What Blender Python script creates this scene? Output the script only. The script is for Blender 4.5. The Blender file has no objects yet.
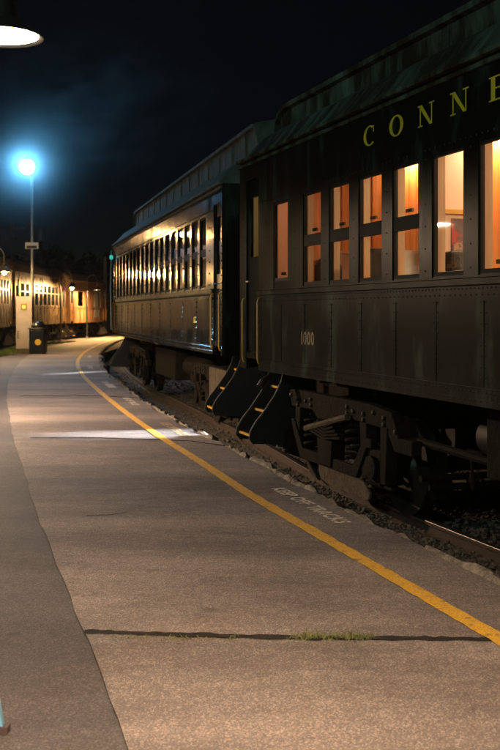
import bpy, bmesh, math, random
from mathutils import Vector, Matrix
R = math.radians
random.seed(7)
S = bpy.context.scene
C = S.collection

# ------------------------------------------------------------------ camera
F = 50 / 36 * 750            # focal length in photo pixels
HOR = 312.0                  # horizon row in the photo
CH = 1.57                    # camera height
cd = bpy.data.cameras.new('camera'); cam = bpy.data.objects.new('camera', cd); C.objects.link(cam)
cam.location = (0, 0, CH); cam.rotation_euler = (R(90), 0, 0)
cd.lens = 50; cd.sensor_width = 36; cd.sensor_fit = 'AUTO'; cd.shift_y = -(375 - HOR) / 750
cd.clip_start = 0.05; cd.clip_end = 3000
cd.dof.use_dof = True; cd.dof.focus_distance = 7.5; cd.dof.aperture_fstop = 4.5
S.camera = cam

# ------------------------------------------------------------------ night sky, faint moon, exposure
W = bpy.data.worlds.new('World'); S.world = W; W.use_nodes = True
wn = W.node_tree.nodes; wl = W.node_tree.links
sky = wn.new('ShaderNodeTexSky'); sky.sky_type = 'NISHITA'; sky.sun_disc = False
sky.sun_elevation = R(25); sky.sun_rotation = R(150); sky.dust_density = 0.2; sky.ozone_density = 3.0
bg = wn['Background']; bg.inputs['Strength'].default_value = 0.0004
wl.new(sky.outputs[0], bg.inputs['Color'])
sd = bpy.data.lights.new('moon', 'SUN'); sun = bpy.data.objects.new('moon', sd); C.objects.link(sun)
sd.energy = 0.004; sd.angle = R(0.5); sd.color = (0.75, 0.85, 1.0); sun.rotation_euler = (R(65), 0, R(30))
S.view_settings.view_transform = 'Standard'; S.view_settings.look = 'None'
S.view_settings.exposure = 0.0; S.view_settings.gamma = 1.0
S.render.engine = 'CYCLES'
S.cycles.use_denoising = True
S.cycles.max_bounces = 8; S.cycles.transparent_max_bounces = 16; S.cycles.volume_bounces = 0
S.cycles.sample_clamp_indirect = 4.0
S.cycles.caustics_reflective = False; S.cycles.caustics_refractive = False

def G(px, py, z=0.0):
    """a point of the level z that the photo shows at (px, py)"""
    Y = (CH - z) * F / (py - HOR)
    return Vector(((px - 250) / F * Y, Y, z))
def P(px, py, Y):
    return Vector(((px - 250) / F * Y, Y, CH + (HOR - py) / F * Y))

# ------------------------------------------------------------------ materials
M = {}
def mat(name, col, rough=0.6, metal=0.0, col2=None, scale=8.0, stretch=(1, 1, 1), contrast=(0.35, 0.65), bump=0.0, bscale=None,
        emit=None, estr=0.0, coat=0.0, spec=0.5, rough2=None, detail=6, fine=None):
    m = bpy.data.materials.new(name); m.use_nodes = True; M[name] = m
    n = m.node_tree.nodes; l = m.node_tree.links; b = n['Principled BSDF']
    b.inputs['Base Color'].default_value = (*col, 1); b.inputs['Roughness'].default_value = rough
    b.inputs['Metallic'].default_value = metal; b.inputs['Specular IOR Level'].default_value = spec
    b.inputs['Coat Weight'].default_value = coat
    tc = n.new('ShaderNodeTexCoord'); mp = n.new('ShaderNodeMapping'); mp.inputs['Scale'].default_value = stretch
    l.new(tc.outputs['Object'], mp.inputs['Vector'])
    if col2:
        t = n.new('ShaderNodeTexNoise'); t.inputs['Scale'].default_value = scale; t.inputs['Detail'].default_value = detail
        t.inputs['Roughness'].default_value = 0.65
        l.new(mp.outputs[0], t.inputs['Vector'])
        r = n.new('ShaderNodeValToRGB'); r.color_ramp.elements[0].position = contrast[0]; r.color_ramp.elements[1].position = contrast[1]
        r.color_ramp.elements[0].color = (*col, 1); r.color_ramp.elements[1].color = (*col2, 1)
        l.new(t.outputs['Fac'], r.inputs['Fac'])
        out = r.outputs['Color']
        if fine:
            fs, flo, fhi = fine
            t2 = n.new('ShaderNodeTexNoise'); t2.inputs['Scale'].default_value = fs; t2.inputs['Detail'].default_value = 3
            l.new(tc.outputs['Object'], t2.inputs['Vector'])
            mr = n.new('ShaderNodeMapRange'); mr.inputs['From Min'].default_value = 0.3; mr.inputs['From Max'].default_value = 0.7
            mr.inputs['To Min'].default_value = flo; mr.inputs['To Max'].default_value = fhi
            l.new(t2.outputs['Fac'], mr.inputs['Value'])
            mx = n.new('ShaderNodeVectorMath'); mx.operation = 'SCALE'
            l.new(out, mx.inputs[0]); l.new(mr.outputs[0], mx.inputs['Scale'])
            out = mx.outputs[0]
        l.new(out, b.inputs['Base Color'])
        if rough2 is not None:
            mr2 = n.new('ShaderNodeMapRange'); mr2.inputs['From Min'].default_value = contrast[0]; mr2.inputs['From Max'].default_value = contrast[1]
            mr2.inputs['To Min'].default_value = rough; mr2.inputs['To Max'].default_value = rough2
            l.new(t.outputs['Fac'], mr2.inputs['Value']); l.new(mr2.outputs[0], b.inputs['Roughness'])
    if bump:
        t3 = n.new('ShaderNodeTexNoise'); t3.inputs['Scale'].default_value = bscale or scale * 4; t3.inputs['Detail'].default_value = 4
        l.new(mp.outputs[0] if not bscale else tc.outputs['Object'], t3.inputs['Vector'])
        bp = n.new('ShaderNodeBump'); bp.inputs['Strength'].default_value = bump; bp.inputs['Distance'].default_value = 0.02
        l.new(t3.outputs['Fac'], bp.inputs['Height']); l.new(bp.outputs[0], b.inputs['Normal'])
    if emit:
        b.inputs['Emission Color'].default_value = (*emit, 1); b.inputs['Emission Strength'].default_value = estr
    return m

def glass(name, tint=(1, 1, 1), rough=0.02, fac=0.06, bumpy=0.0):
    m = bpy.data.materials.new(name); m.use_nodes = True; M[name] = m
    n = m.node_tree.nodes; l = m.node_tree.links; n.remove(n['Principled BSDF'])
    tr = n.new('ShaderNodeBsdfTransparent'); tr.inputs[0].default_value = (*tint, 1)
    gl = n.new('ShaderNodeBsdfGlossy'); gl.inputs['Roughness'].default_value = rough
    lw = n.new('ShaderNodeFresnel'); lw.inputs['IOR'].default_value = 1.45
    mx = n.new('ShaderNodeMixShader')
    if bumpy:
        tc = n.new('ShaderNodeTexCoord')
        t = n.new('ShaderNodeTexNoise'); t.inputs['Scale'].default_value = 1.2; l.new(tc.outputs['Object'], t.inputs['Vector'])
        bp = n.new('ShaderNodeBump'); bp.inputs['Strength'].default_value = bumpy; bp.inputs['Distance'].default_value = 0.02
        l.new(t.outputs['Fac'], bp.inputs['Height']); l.new(bp.outputs[0], gl.inputs['Normal'])
    l.new(lw.outputs[0], mx.inputs[0]); l.new(tr.outputs[0], mx.inputs[1]); l.new(gl.outputs[0], mx.inputs[2])
    l.new(mx.outputs[0], n['Material Output'].inputs['Surface'])
    return m

def asphalt(name, a, b_, stain, sp_scale=280.0, sp=(0.5, 1.6), rough=0.72):
    """aged asphalt: broad wear, tyre-dark stains, stone chips showing"""
    m = bpy.data.materials.new(name); m.use_nodes = True; M[name] = m
    n = m.node_tree.nodes; l = m.node_tree.links; b = n['Principled BSDF']
    tc = n.new('ShaderNodeTexCoord'); o = tc.outputs['Object']
    def noise(s, d=5, rg=0.6, vec=None):
        t = n.new('ShaderNodeTexNoise'); t.inputs['Scale'].default_value = s; t.inputs['Detail'].default_value = d
        t.inputs['Roughness'].default_value = rg; l.new(vec or o, t.inputs['Vector']); return t.outputs['Fac']
    def ramp(f, p0, p1, c0, c1):
        r = n.new('ShaderNodeValToRGB'); e = r.color_ramp.elements
        e[0].position = p0; e[1].position = p1; e[0].color = (*c0, 1); e[1].color = (*c1, 1); l.new(f, r.inputs['Fac']); return r.outputs['Color']
    def mul(c1, c2, f=1.0):
        x = n.new('ShaderNodeMix'); x.data_type = 'RGBA'; x.blend_type = 'MULTIPLY'; x.inputs[0].default_value = f
        l.new(c1, x.inputs[6]); l.new(c2, x.inputs[7]); return x.outputs[2]
    base = ramp(noise(0.9, 6), 0.32, 0.68, a, b_)
    mpn = n.new('ShaderNodeMapping'); mpn.inputs['Scale'].default_value = (.22, .75, 1); l.new(o, mpn.inputs[0])
    st = mul(ramp(noise(0.8, 7, 0.72, mpn.outputs[0]), 0.40, 0.60, stain, (1.08, 1.08, 1.08)), ramp(noise(3.2, 5, 0.7), 0.30, 0.40, (.62, .6, .6), (1, 1, 1)))
    sp1 = ramp(noise(sp_scale, 2, 0.5), 0.3, 0.72, (sp[0],) * 3, (sp[1],) * 3)
    v = n.new('ShaderNodeTexVoronoi'); v.inputs['Scale'].default_value = sp_scale * 0.6; l.new(o, v.inputs['Vector'])
    bw = n.new('ShaderNodeRGBToBW'); l.new(v.outputs['Color'], bw.inputs[0])
    sp2 = mul(ramp(bw.outputs[0], 0.1, 0.95, (0.62,) * 3, (1.3,) * 3), ramp(bw.outputs[0], 0.66, 0.8, (0.96,) * 3, (1.6, 1.56, 1.5)))
    md = ramp(noise(14, 4, 0.7), 0.3, 0.7, (0.82,) * 3, (1.15,) * 3)
    col = mul(mul(mul(mul(base, st), sp1), sp2), md)
    l.new(col, b.inputs['Base Color']); b.inputs['Roughness'].default_value = rough; b.inputs['Specular IOR Level'].default_value = 0.35
    bp = n.new('ShaderNodeBump'); bp.inputs['Strength'].default_value = 0.4; bp.inputs['Distance'].default_value = 0.006
    l.new(v.outputs['Distance'], bp.inputs['Height']); l.new(bp.outputs[0], b.inputs['Normal'])
    return m

asphalt('paving', (0.142, 0.117, 0.107), (0.195, 0.16, 0.146), (0.52, 0.52, 0.54))
asphalt('old_paving', (0.045, 0.039, 0.038), (0.07, 0.06, 0.058), (0.7, 0.7, 0.72), sp=(0.6, 1.5))
mat('ground', (0.05, 0.043, 0.036), 0.95, col2=(0.09, 0.075, 0.06), scale=0.6, bump=0.6, bscale=9, fine=(60, 0.5, 1.5))
mat('yard', (0.06, 0.055, 0.05), 0.95, col2=(0.11, 0.1, 0.085), scale=0.8, bump=0.6, bscale=14, fine=(40, 0.5, 1.5))
mat('cinder', (0.018, 0.014, 0.011), 0.95, col2=(0.042, 0.031, 0.023), scale=3, bump=0.9, bscale=26, fine=(50, 0.4, 1.7))
mat('stone', (0.035, 0.027, 0.021), 0.9, col2=(0.1, 0.078, 0.06), scale=7, bump=0.4)
mat('kerb', (0.07, 0.056, 0.043), 0.9, col2=(0.24, 0.195, 0.15), scale=9, bump=0.7, bscale=40, fine=(90, 0.6, 1.35))
mat('tie', (0.03, 0.022, 0.017), 0.9, col2=(0.06, 0.045, 0.033), scale=6, stretch=(1, 8, 8), bump=0.5)
mat('rail_rust', (0.026, 0.014, 0.009), 0.8, col2=(0.045, 0.025, 0.015), scale=10, bump=0.3, metal=0.2)
mat('rail_head', (0.1, 0.095, 0.095), 0.45, metal=1.0, col2=(0.12, 0.1, 0.09), scale=20)
mat('yellow_paint', (0.6, 0.33, 0.026), 0.65, col2=(0.19, 0.135, 0.07), scale=13.0, contrast=(0.56, 0.68), bump=0.4, bscale=140, fine=(120, 0.55, 1.3))
mat('white_paint', (0.62, 0.55, 0.46), 0.7, col2=(0.3, 0.26, 0.22), scale=26, contrast=(0.45, 0.7), bump=0.3, bscale=120)
mat('stencil_paint', (0.4, 0.27, 0.13), 0.7, col2=(0.18, 0.13, 0.08), scale=22, contrast=(0.4, 0.62))
mat('tar', (0.012, 0.011, 0.010), 0.95, col2=(0.028, 0.024, 0.021), scale=20, bump=0.4, spec=0.1)
mat('sash_dark', (0.004, 0.004, 0.004), 0.7, col2=(0.008, 0.008, 0.007), scale=6, spec=0.25)
mat('rivet_paint', (0.006, 0.0065, 0.0055), 0.55, col2=(0.014, 0.016, 0.013), scale=3, spec=0.3)
mat('weed', (0.07, 0.1, 0.025), 0.8, col2=(0.16, 0.14, 0.05), scale=14)
mat('grass_green', (0.05, 0.11, 0.02), 0.8, col2=(0.09, 0.15, 0.04), scale=5)
mat('leaf_dark', (0.02, 0.03, 0.015), 0.9, col2=(0.035, 0.05, 0.022), scale=1)
mat('coach_green', (0.0035, 0.004, 0.003), 0.3, spec=0.05, col2=(0.04, 0.068, 0.052), scale=2.0, stretch=(1.5, 1.2, 0.5), contrast=(0.52, 0.8), rough2=0.45, bump=0.12, bscale=1.6)  # teal patches are dull greenish reflections painted into the coach colour
mat('coach_dull', (0.013, 0.014, 0.011), 0.42, col2=(0.042, 0.058, 0.045), scale=2.6, stretch=(1.6, 1.6, 0.4), contrast=(0.46, 0.74), rough2=0.7, bump=0.1, bscale=2.5)
mat('roof_weathered_sheen', (0.022, 0.016, 0.009), 0.9, spec=0.03, col2=(0.11, 0.165, 0.13), scale=1.9, stretch=(1.5, 0.5, 0.5), contrast=(0.44, 0.74), bump=0.2, bscale=12)  # brown weathering, with teal reflected light painted over it in patches
mat('coach_grey', (0.009, 0.012, 0.014), 0.1, spec=0.4, col2=(0.018, 0.022, 0.025), scale=2.2, stretch=(1, 1, 0.6), contrast=(0.4, 0.7), rough2=0.26, bump=0.2, bscale=1.8)
mat('roof_grey', (0.045, 0.052, 0.048), 0.85, spec=0.15, col2=(0.16, 0.175, 0.155), scale=3, stretch=(1.2, 0.6, 0.6), contrast=(0.35, 0.7), bump=0.3, bscale=10)
mat('coach_tan', (0.06, 0.044, 0.027), 0.2, col2=(0.12, 0.085, 0.048), scale=2.5, stretch=(1, 1, 0.4), rough2=0.45, bump=0.12, bscale=1.6)
mat('coach_orange', (0.1, 0.048, 0.022), 0.25, col2=(0.18, 0.09, 0.042), scale=2.5, stretch=(1, 1, 0.4), rough2=0.5)
mat('roof_brown', (0.16, 0.115, 0.09), 0.6, col2=(0.28, 0.2, 0.155), scale=2.6, bump=0.25, bscale=6)
mat('black_metal', (0.006, 0.006, 0.006), 0.45, col2=(0.012, 0.011, 0.01), scale=5, bump=0.1)
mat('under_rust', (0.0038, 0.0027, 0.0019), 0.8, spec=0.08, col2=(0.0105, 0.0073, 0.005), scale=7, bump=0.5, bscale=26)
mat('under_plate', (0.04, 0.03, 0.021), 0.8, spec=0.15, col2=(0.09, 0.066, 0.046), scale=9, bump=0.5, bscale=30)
mat('wheel_steel', (0.015, 0.012, 0.01), 0.5, col2=(0.035, 0.028, 0.022), scale=9, metal=0.5)
mat('tread_polish', (0.4, 0.39, 0.38), 0.3, metal=1.0)
mat('grab_yellow', (0.5, 0.25, 0.004), 0.55, col2=(0.36, 0.17, 0.006), scale=6)
mat('letter_yellow', (0.75, 0.57, 0.02), 0.5, col2=(0.5, 0.38, 0.03), scale=7)
mat('number_gold', (0.13, 0.085, 0.012), 0.55, col2=(0.05, 0.034, 0.006), scale=12)
mat('wood_panel', (0.36, 0.11, 0.025), 0.4, col2=(0.62, 0.24, 0.065), scale=2.2, stretch=(9, 9, 0.6), contrast=(0.3, 0.7))
mat('wood_light', (0.5, 0.3, 0.15), 0.45, col2=(0.6, 0.38, 0.2), scale=2.5, stretch=(8, 8, 0.8))
mat('wood_dark', (0.1, 0.045, 0.018), 0.5, col2=(0.16, 0.07, 0.03), scale=5, stretch=(1, 5, 5))
mat('cream_wall', (0.62, 0.46, 0.36), 0.6, col2=(0.66, 0.5, 0.4), scale=3)
mat('cream_ceiling', (0.6, 0.52, 0.4), 0.6, col2=(0.66, 0.58, 0.45), scale=3)
mat('mustard', (0.5, 0.28, 0.05), 0.5, col2=(0.55, 0.32, 0.07), scale=6)
mat('counter_grey', (0.45, 0.42, 0.38), 0.4, col2=(0.55, 0.52, 0.47), scale=5)
mat('seat_cloth', (0.016, 0.014, 0.014), 0.8, col2=(0.035, 0.03, 0.03), scale=12, bump=0.3)
mat('floor_dark', (0.05, 0.035, 0.025), 0.6, col2=(0.08, 0.06, 0.04), scale=6)
mat('lamp_warm', (0.9, 0.8, 0.7), 0.5, emit=(1.0, 0.68, 0.38), estr=100)
mat('closet_lamp', (0.9, 0.8, 0.7), 0.5, emit=(1.0, 0.82, 0.6), estr=560)
mat('lamp_pale', (0.9, 0.9, 0.85), 0.5, emit=(0.85, 1.0, 0.66), estr=260)
mat('poster_red', (0.3, 0.045, 0.03), 0.5, col2=(0.08, 0.06, 0.07), scale=9, contrast=(0.45, 0.55), detail=2)
mat('poster_dark', (0.05, 0.045, 0.06), 0.5, col2=(0.32, 0.2, 0.14), scale=14, contrast=(0.45, 0.6), detail=2)
mat('paper', (0.75, 0.73, 0.7), 0.6, col2=(0.8, 0.78, 0.75), scale=4)
mat('desk_light', (0.9, 0.9, 0.9), 0.5, emit=(0.85, 0.93, 1.0), estr=3.0)
mat('lamp_shade', (0.008, 0.009, 0.009), 0.5, col2=(0.014, 0.015, 0.014), scale=8)
mat('shade_inner', (0.75, 0.73, 0.7), 0.4, col2=(0.8, 0.78, 0.75), scale=4)
mat('post_wood', (0.11, 0.085, 0.06), 0.8, col2=(0.19, 0.15, 0.11), scale=5, stretch=(6, 6, 0.5), bump=0.4)
mat('post_pale', (0.3, 0.27, 0.2), 0.8, col2=(0.36, 0.32, 0.25), scale=5, stretch=(6, 6, 0.5), bump=0.3)
mat('galvanised', (0.33, 0.35, 0.36), 0.45, col2=(0.42, 0.44, 0.45), scale=9, metal=0.6)
mat('kiosk_white', (0.24, 0.235, 0.26), 0.55, col2=(0.2, 0.195, 0.215), scale=3, bump=0.08)
mat('plinth_dark', (0.03, 0.03, 0.03), 0.8, col2=(0.05, 0.05, 0.05), scale=9)
mat('emblem_olive', (0.12, 0.11, 0.015), 0.5, col2=(0.16, 0.14, 0.02), scale=9)
mat('emblem_yellow', (0.62, 0.55, 0.16), 0.5, col2=(0.66, 0.58, 0.2), scale=9)
mat('sticker_yellow', (0.6, 0.42, 0.02), 0.5, col2=(0.52, 0.36, 0.02), scale=9)
mat('bin_black', (0.004, 0.0045, 0.005), 0.25, col2=(0.007, 0.007, 0.008), scale=8)
mat('blue_paint', (0.1, 0.26, 0.42), 0.4, col2=(0.15, 0.32, 0.48), scale=7)
mat('panel_grey', (0.12, 0.14, 0.17), 0.5, col2=(0.16, 0.18, 0.21), scale=9)
mat('rubber', (0.03, 0.02, 0.02), 0.8, col2=(0.05, 0.03, 0.03), scale=9)
mat('sign_white', (0.6, 0.7, 0.72), 0.5, col2=(0.7, 0.78, 0.8), scale=6)
mat('wire_black', (0.02, 0.02, 0.02), 0.6, col2=(0.03, 0.03, 0.03), scale=3)
mat('figure_dark', (0.02, 0.022, 0.03), 0.8, col2=(0.03, 0.032, 0.042), scale=4)
mat('signal_green', (0.0, 0.3, 0.22), 0.4, emit=(0.1, 0.9, 0.75), estr=0.5)
def cloth(name, col):
    m = bpy.data.materials.new(name); m.use_nodes = True; M[name] = m
    n = m.node_tree.nodes; l = m.node_tree.links; n.remove(n['Principled BSDF'])
    tc = n.new('ShaderNodeTexCoord'); mp = n.new('ShaderNodeMapping'); mp.inputs['Scale'].default_value = (9, 9, .4); l.new(tc.outputs['Object'], mp.inputs[0])
    t = n.new('ShaderNodeTexNoise'); t.inputs['Scale'].default_value = 2; l.new(mp.outputs[0], t.inputs['Vector'])
    r = n.new('ShaderNodeValToRGB'); r.color_ramp.elements[0].color = (*[c*.85 for c in col], 1); r.color_ramp.elements[1].color = (*col, 1); l.new(t.outputs['Fac'], r.inputs[0])
    d = n.new('ShaderNodeBsdfDiffuse'); q = n.new('ShaderNodeBsdfTranslucent'); x = n.new('ShaderNodeMixShader'); x.inputs[0].default_value = .6
    l.new(r.outputs[0], d.inputs[0]); l.new(r.outputs[0], q.inputs[0]); l.new(d.outputs[0], x.inputs[1]); l.new(q.outputs[0], x.inputs[2]); l.new(x.outputs[0], n['Material Output'].inputs['Surface'])
cloth('blind_cloth', (.92, .8, .66)); cloth('dusty_film', (.85, .8, .6))
glass('pane_clear'); glass('pane_dark', (0.5, 0.5, 0.48), 0.03, bumpy=0.25); glass('pane_far', (0.75, 0.8, 0.78), 0.05, bumpy=0.3)
glass('pane_dusty', (0.62, 0.6, 0.48), 0.08)
def lampmat(name, col, st): return mat(name, (0.9, 0.9, 0.9), 0.5, emit=col, estr=st)

# ------------------------------------------------------------------ mesh helpers
class MB:
    def __init__(s): s.b = bmesh.new()
    def box(s, x0, x1, y0, y1, z0, z1):
        v = [s.b.verts.new(p) for p in ((x0,y0,z0),(x1,y0,z0),(x1,y1,z0),(x0,y1,z0),(x0,y0,z1),(x1,y0,z1),(x1,y1,z1),(x0,y1,z1))]
        for f in ((3,2,1,0),(4,5,6,7),(0,1,5,4),(1,2,6,5),(2,3,7,6),(3,0,4,7)): s.b.faces.new([v[i] for i in f])
        return s
    def poly(s, pts):
        s.b.faces.new([s.b.verts.new(p) for p in pts]); return s
    def prism(s, pts2, axis, a0, a1):
        """closed 2-D outline swept along an axis; axis 'x': pts are (y,z), 'y': (x,z), 'z': (x,y)"""
        def to(p, a): return {'x': (a, p[0], p[1]), 'y': (p[0], a, p[1]), 'z': (p[0], p[1], a)}[axis]
        A = [s.b.verts.new(to(p, a0)) for p in pts2]; B = [s.b.verts.new(to(p, a1)) for p in pts2]
        n = len(pts2)
        s.b.faces.new(A[::-1]); s.b.faces.new(B)
        for i in range(n): s.b.faces.new((A[i], A[(i+1) % n], B[(i+1) % n], B[i]))
        return s
    def tube(s, pts, r, n=8, caps=True):
        pts = [Vector(p) for p in pts]; rings = []
        rr = r if isinstance(r, (list, tuple)) else [r] * len(pts)
        prev = None
        for i, p in enumerate(pts):
            d = (pts[min(i+1, len(pts)-1)] - pts[max(i-1, 0)]).normalized()
            a = prev if prev else (Vector((0, 0, 1)) if abs(d.z) < 0.9 else Vector((1, 0, 0)))
            e1 = (a - d * a.dot(d)).normalized(); e2 = d.cross(e1); prev = e1
            rings.append([s.b.verts.new(p + e1 * math.cos(t) * rr[i] + e2 * math.sin(t) * rr[i]) for t in [2*math.pi*k/n for k in range(n)]])
        for a, b_ in zip(rings, rings[1:]):
            for k in range(n): s.b.faces.new((a[k], a[(k+1) % n], b_[(k+1) % n], b_[k]))
        if caps: s.b.faces.new(rings[0][::-1]); s.b.faces.new(rings[-1])
        return s
    def lathe(s, prof, n=20, c=(0, 0, 0), axis='z', capped=True):
        rings = []
        for r, h in prof:
            ring = []
            for k in range(n):
                t = 2*math.pi*k/n; a, b_ = r*math.cos(t), r*math.sin(t)
                p = (a, b_, h) if axis == 'z' else ((a, h, b_) if axis == 'y' else (h, a, b_))
                ring.append(s.b.verts.new(Vector(p) + Vector(c)))
            rings.append(ring)
        for a, b_ in zip(rings, rings[1:]):
            for k in range(n): s.b.faces.new((a[k], a[(k+1) % n], b_[(k+1) % n], b_[k]))
        if capped: s.b.faces.new(rings[0][::-1]); s.b.faces.new(rings[-1])
        return s
    def build(s, name, m, parent=None, smooth=False, bevel=0.0, loc=None):
        if name != 'pane': bmesh.ops.recalc_face_normals(s.b, faces=s.b.faces)
        me = bpy.data.meshes.new(name); s.b.to_mesh(me); s.b.free()
        me.materials.append(M[m])
        if smooth:
            for p in me.polygons: p.use_smooth = True
            me.set_sharp_from_angle(angle=R(38))
        o = bpy.data.objects.new(name, me); C.objects.link(o)
        if parent: o.parent = parent
        if loc: o.location = loc
        if bevel:
            bv = o.modifiers.new('bevel', 'BEVEL'); bv.width = bevel; bv.segments = 2; bv.limit_method = 'ANGLE'
        return o
def box(name, m, parent, x0, x1, y0, y1, z0, z1, bevel=0.0):
    return MB().box(x0, x1, y0, y1, z0, z1).build(name, m, parent, bevel=bevel)
def inst(name, me, parent, loc=(0, 0, 0), rot=(0, 0, 0), scale=(1, 1, 1)):
    o = bpy.data.objects.new(name, me); C.objects.link(o); o.parent = parent
    o.location = loc; o.rotation_euler = rot; o.scale = scale; return o
def empty(name, loc=(0, 0, 0), rz=0.0):
    o = bpy.data.objects.new(name, None); C.objects.link(o); o.location = loc; o.rotation_euler.z = rz; o.empty_display_size = 0.2; return o
def tag(o, label=None, cat=None, group=None, kind=None):
    if label: o['label'] = label
    if cat: o['category'] = cat
    if group: o['group'] = group
    if kind: o['kind'] = kind
    return o
def text_mesh(txt, size, m, name, parent=None, extrude=0.0, align='CENTER', sx=1.0, spacing=1.0, bold=0.0):
    cu = bpy.data.curves.new('t', 'FONT'); cu.body = txt; cu.size = size; cu.extrude = extrude; cu.align_x = align; cu.space_character = spacing
    cu.resolution_u = 3; cu.offset = bold
    t = bpy.data.objects.new('t', cu); C.objects.link(t)
    bpy.context.view_layer.update()
    me = bpy.data.meshes.new_from_object(t); C.objects.unlink(t); bpy.data.objects.remove(t)
    for v in me.vertices: v.co.x *= sx
    me.name = name; me.materials.clear(); me.materials.append(M[m])
    o = bpy.data.objects.new(name, me); C.objects.link(o)
    if parent: o.parent = parent
    return o

# curves: lists of (Y, X) turned into smooth X(Y)
def spline(pts):
    pts = sorted(pts); ys = [p[0] for p in pts]; xs = [p[1] for p in pts]; n = len(pts)
    mS = []
    for i in range(n):
        a, b_ = max(i-1, 0), min(i+1, n-1)
        mS.append((xs[b_] - xs[a]) / (ys[b_] - ys[a]))
    def f(y):
        i = 0
        while i < n-2 and y > ys[i+1]: i += 1
        h = ys[i+1] - ys[i]; t = (y - ys[i]) / h
        if t < 0: return xs[0] + mS[0]*(y-ys[0])
        if t > 1: return xs[-1] + mS[-1]*(y-ys[-1])
        return ((2*t**3-3*t**2+1)*xs[i] + (t**3-2*t**2+t)*h*mS[i] + (-2*t**3+3*t**2)*xs[i+1] + (t**3-t**2)*h*mS[i+1])
    return f
edge = spline([(-8,5.95),(0,3.4),(4.4,1.98),(6.39,1.36),(7.79,.92),(9.97,.32),(11.85,-.17),(13.6,-.67),(15.9,-1.27),(19.5,-2.13),(24,-3.1),(27.6,-3.83),(30.9,-4.4),(39.9,-5.75),(45.4,-6.35),(52,-6.9),(60,-7.4),(75,-7.9)])
yline = spline([(-8,5.2),(0,2.72),(4.99,1.197),(6.79,.65),(8.94,0),(10.9,-.523),(13.1,-1.13),(16.7,-2.05),(21,-3.07),(26,-4.18),(32,-5.3),(38,-6.15),(44,-6.78),(51,-7.35),(60,-7.9),(75,-8.5)])
seam = spline([(-8,2.75),(0,.55),(3.735,-.43),(4.445,-.619),(5.065,-.802),(6.22,-1.134),(7.865,-1.585),(11.05,-2.44),(15.15,-3.49),(19.7,-4.6),(24.8,-5.71),(32.7,-7.22),(38.95,-8.2),(46,-8.9),(60,-9.2),(75,-9.4)])
track = spline([(-12,9.43),(0,5.467),(6,3.487),(11.5,1.672),(15,.915),(21,-.531),(27,-1.977),(34,-3.3),(42,-4.4),(52,-5.2),(70,-5.9),(90,-6.3)])
ltrack_side = spline([(5,-6.1),(29,-8.77),(47,-10.75),(54,-10.75),(60,-10.6),(69,-9.65),(80,-7.9),(95,-4.5)])
def frange(a, b_, st):
    n = max(1, int(round((b_-a)/st))); return [a+(b_-a)*i/n for i in range(n+1)]
def nrm(f, y):
    d = (f(y+.05) - f(y-.05)) / .1; L = math.hypot(1, d); return Vector((1/L, -d/L, 0))     # to the right of travel
def on(f, y, off, z): return Vector((f(y), y, z)) + nrm(f, y) * off

# ------------------------------------------------------------------ ground, platform, track beds
g = MB(); g.poly([(-1500, -300, -.52), (1500, -300, -.52), (1500, 2500, -.52), (-1500, 2500, -.52)])
tag(g.build('ground', 'ground'), kind='structure')
# paved platform with a rough seam on its left
rs = random.Random(3)
ys = frange(-8, 76, 0.25)
b = MB(); top = []; 
for y in ys:
    j = rs.uniform(-1, 1) * .005 + .008 * math.sin(y * 1.3 + .4*math.sin(y*.7)) + .004 * math.sin(y * 5.3 + 1)
    xl, xr = seam(y) + j, edge(y) + rs.uniform(-.02, .02) + .025 * math.sin(y * 3.7)
    top.append([b.b.verts.new(p) for p in ((xl, y, -.05), (xl, y, 0), ((xl+xr)/2, y, 0.0), (xr-.03, y, 0), (xr, y, -.03), (xr + .02, y, -.55))])
for r0, r1 in zip(top, top[1:]):
    for k in range(5): b.b.faces.new((r0[k], r0[k+1], r1[k+1], r1[k]))
platform = tag(b.build('platform_pavement', 'paving'), kind='structure')
b = MB(); rows = []
for y in frange(-8, 76, 1.0):
    rows.append([b.b.verts.new(p) for p in ((seam(y) - 9 if y < 30 else max(seam(y) - 9, ltrack_side(y) + .75), y, -.016), (seam(y) + .5, y, -.016))])
for r0, r1 in zip(rows, rows[1:]): b.b.faces.new((r0[0], r0[1], r1[1], r1[0]))
tag(b.build('side_pavement', 'old_paving'), kind='structure')
b = MB(); b.poly([(-220, -60, -.07), (-4, -60, -.07), (-6.5, 76, -.07), (40, 130, -.07), (40, 260, -.07), (-220, 260, -.07)])
tag(b.build('yard_ground', 'yard'), kind='structure')
# cinder bed beside and under the right-hand track
b = MB(); rows = []
for y in frange(-10, 78, .5):
    e, t = edge(y), track(y)
    rows.append([b.b.verts.new(p) for p in ((e - .02, y, -.33), (e + .35, y, -.38 + rs.uniform(-.015, .015)), (t - .75, y - .0, -.42), (t + .75, y, -.42), (t + 2.1, y, -.44), (t + 3.0, y, -.515))])
for r0, r1 in zip(rows, rows[1:]):
    for k in range(5): b.b.faces.new((r0[k], r0[k+1], r1[k+1], r1[k]))
tag(b.build('cinder_bed', 'cinder'), kind='structure')

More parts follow.
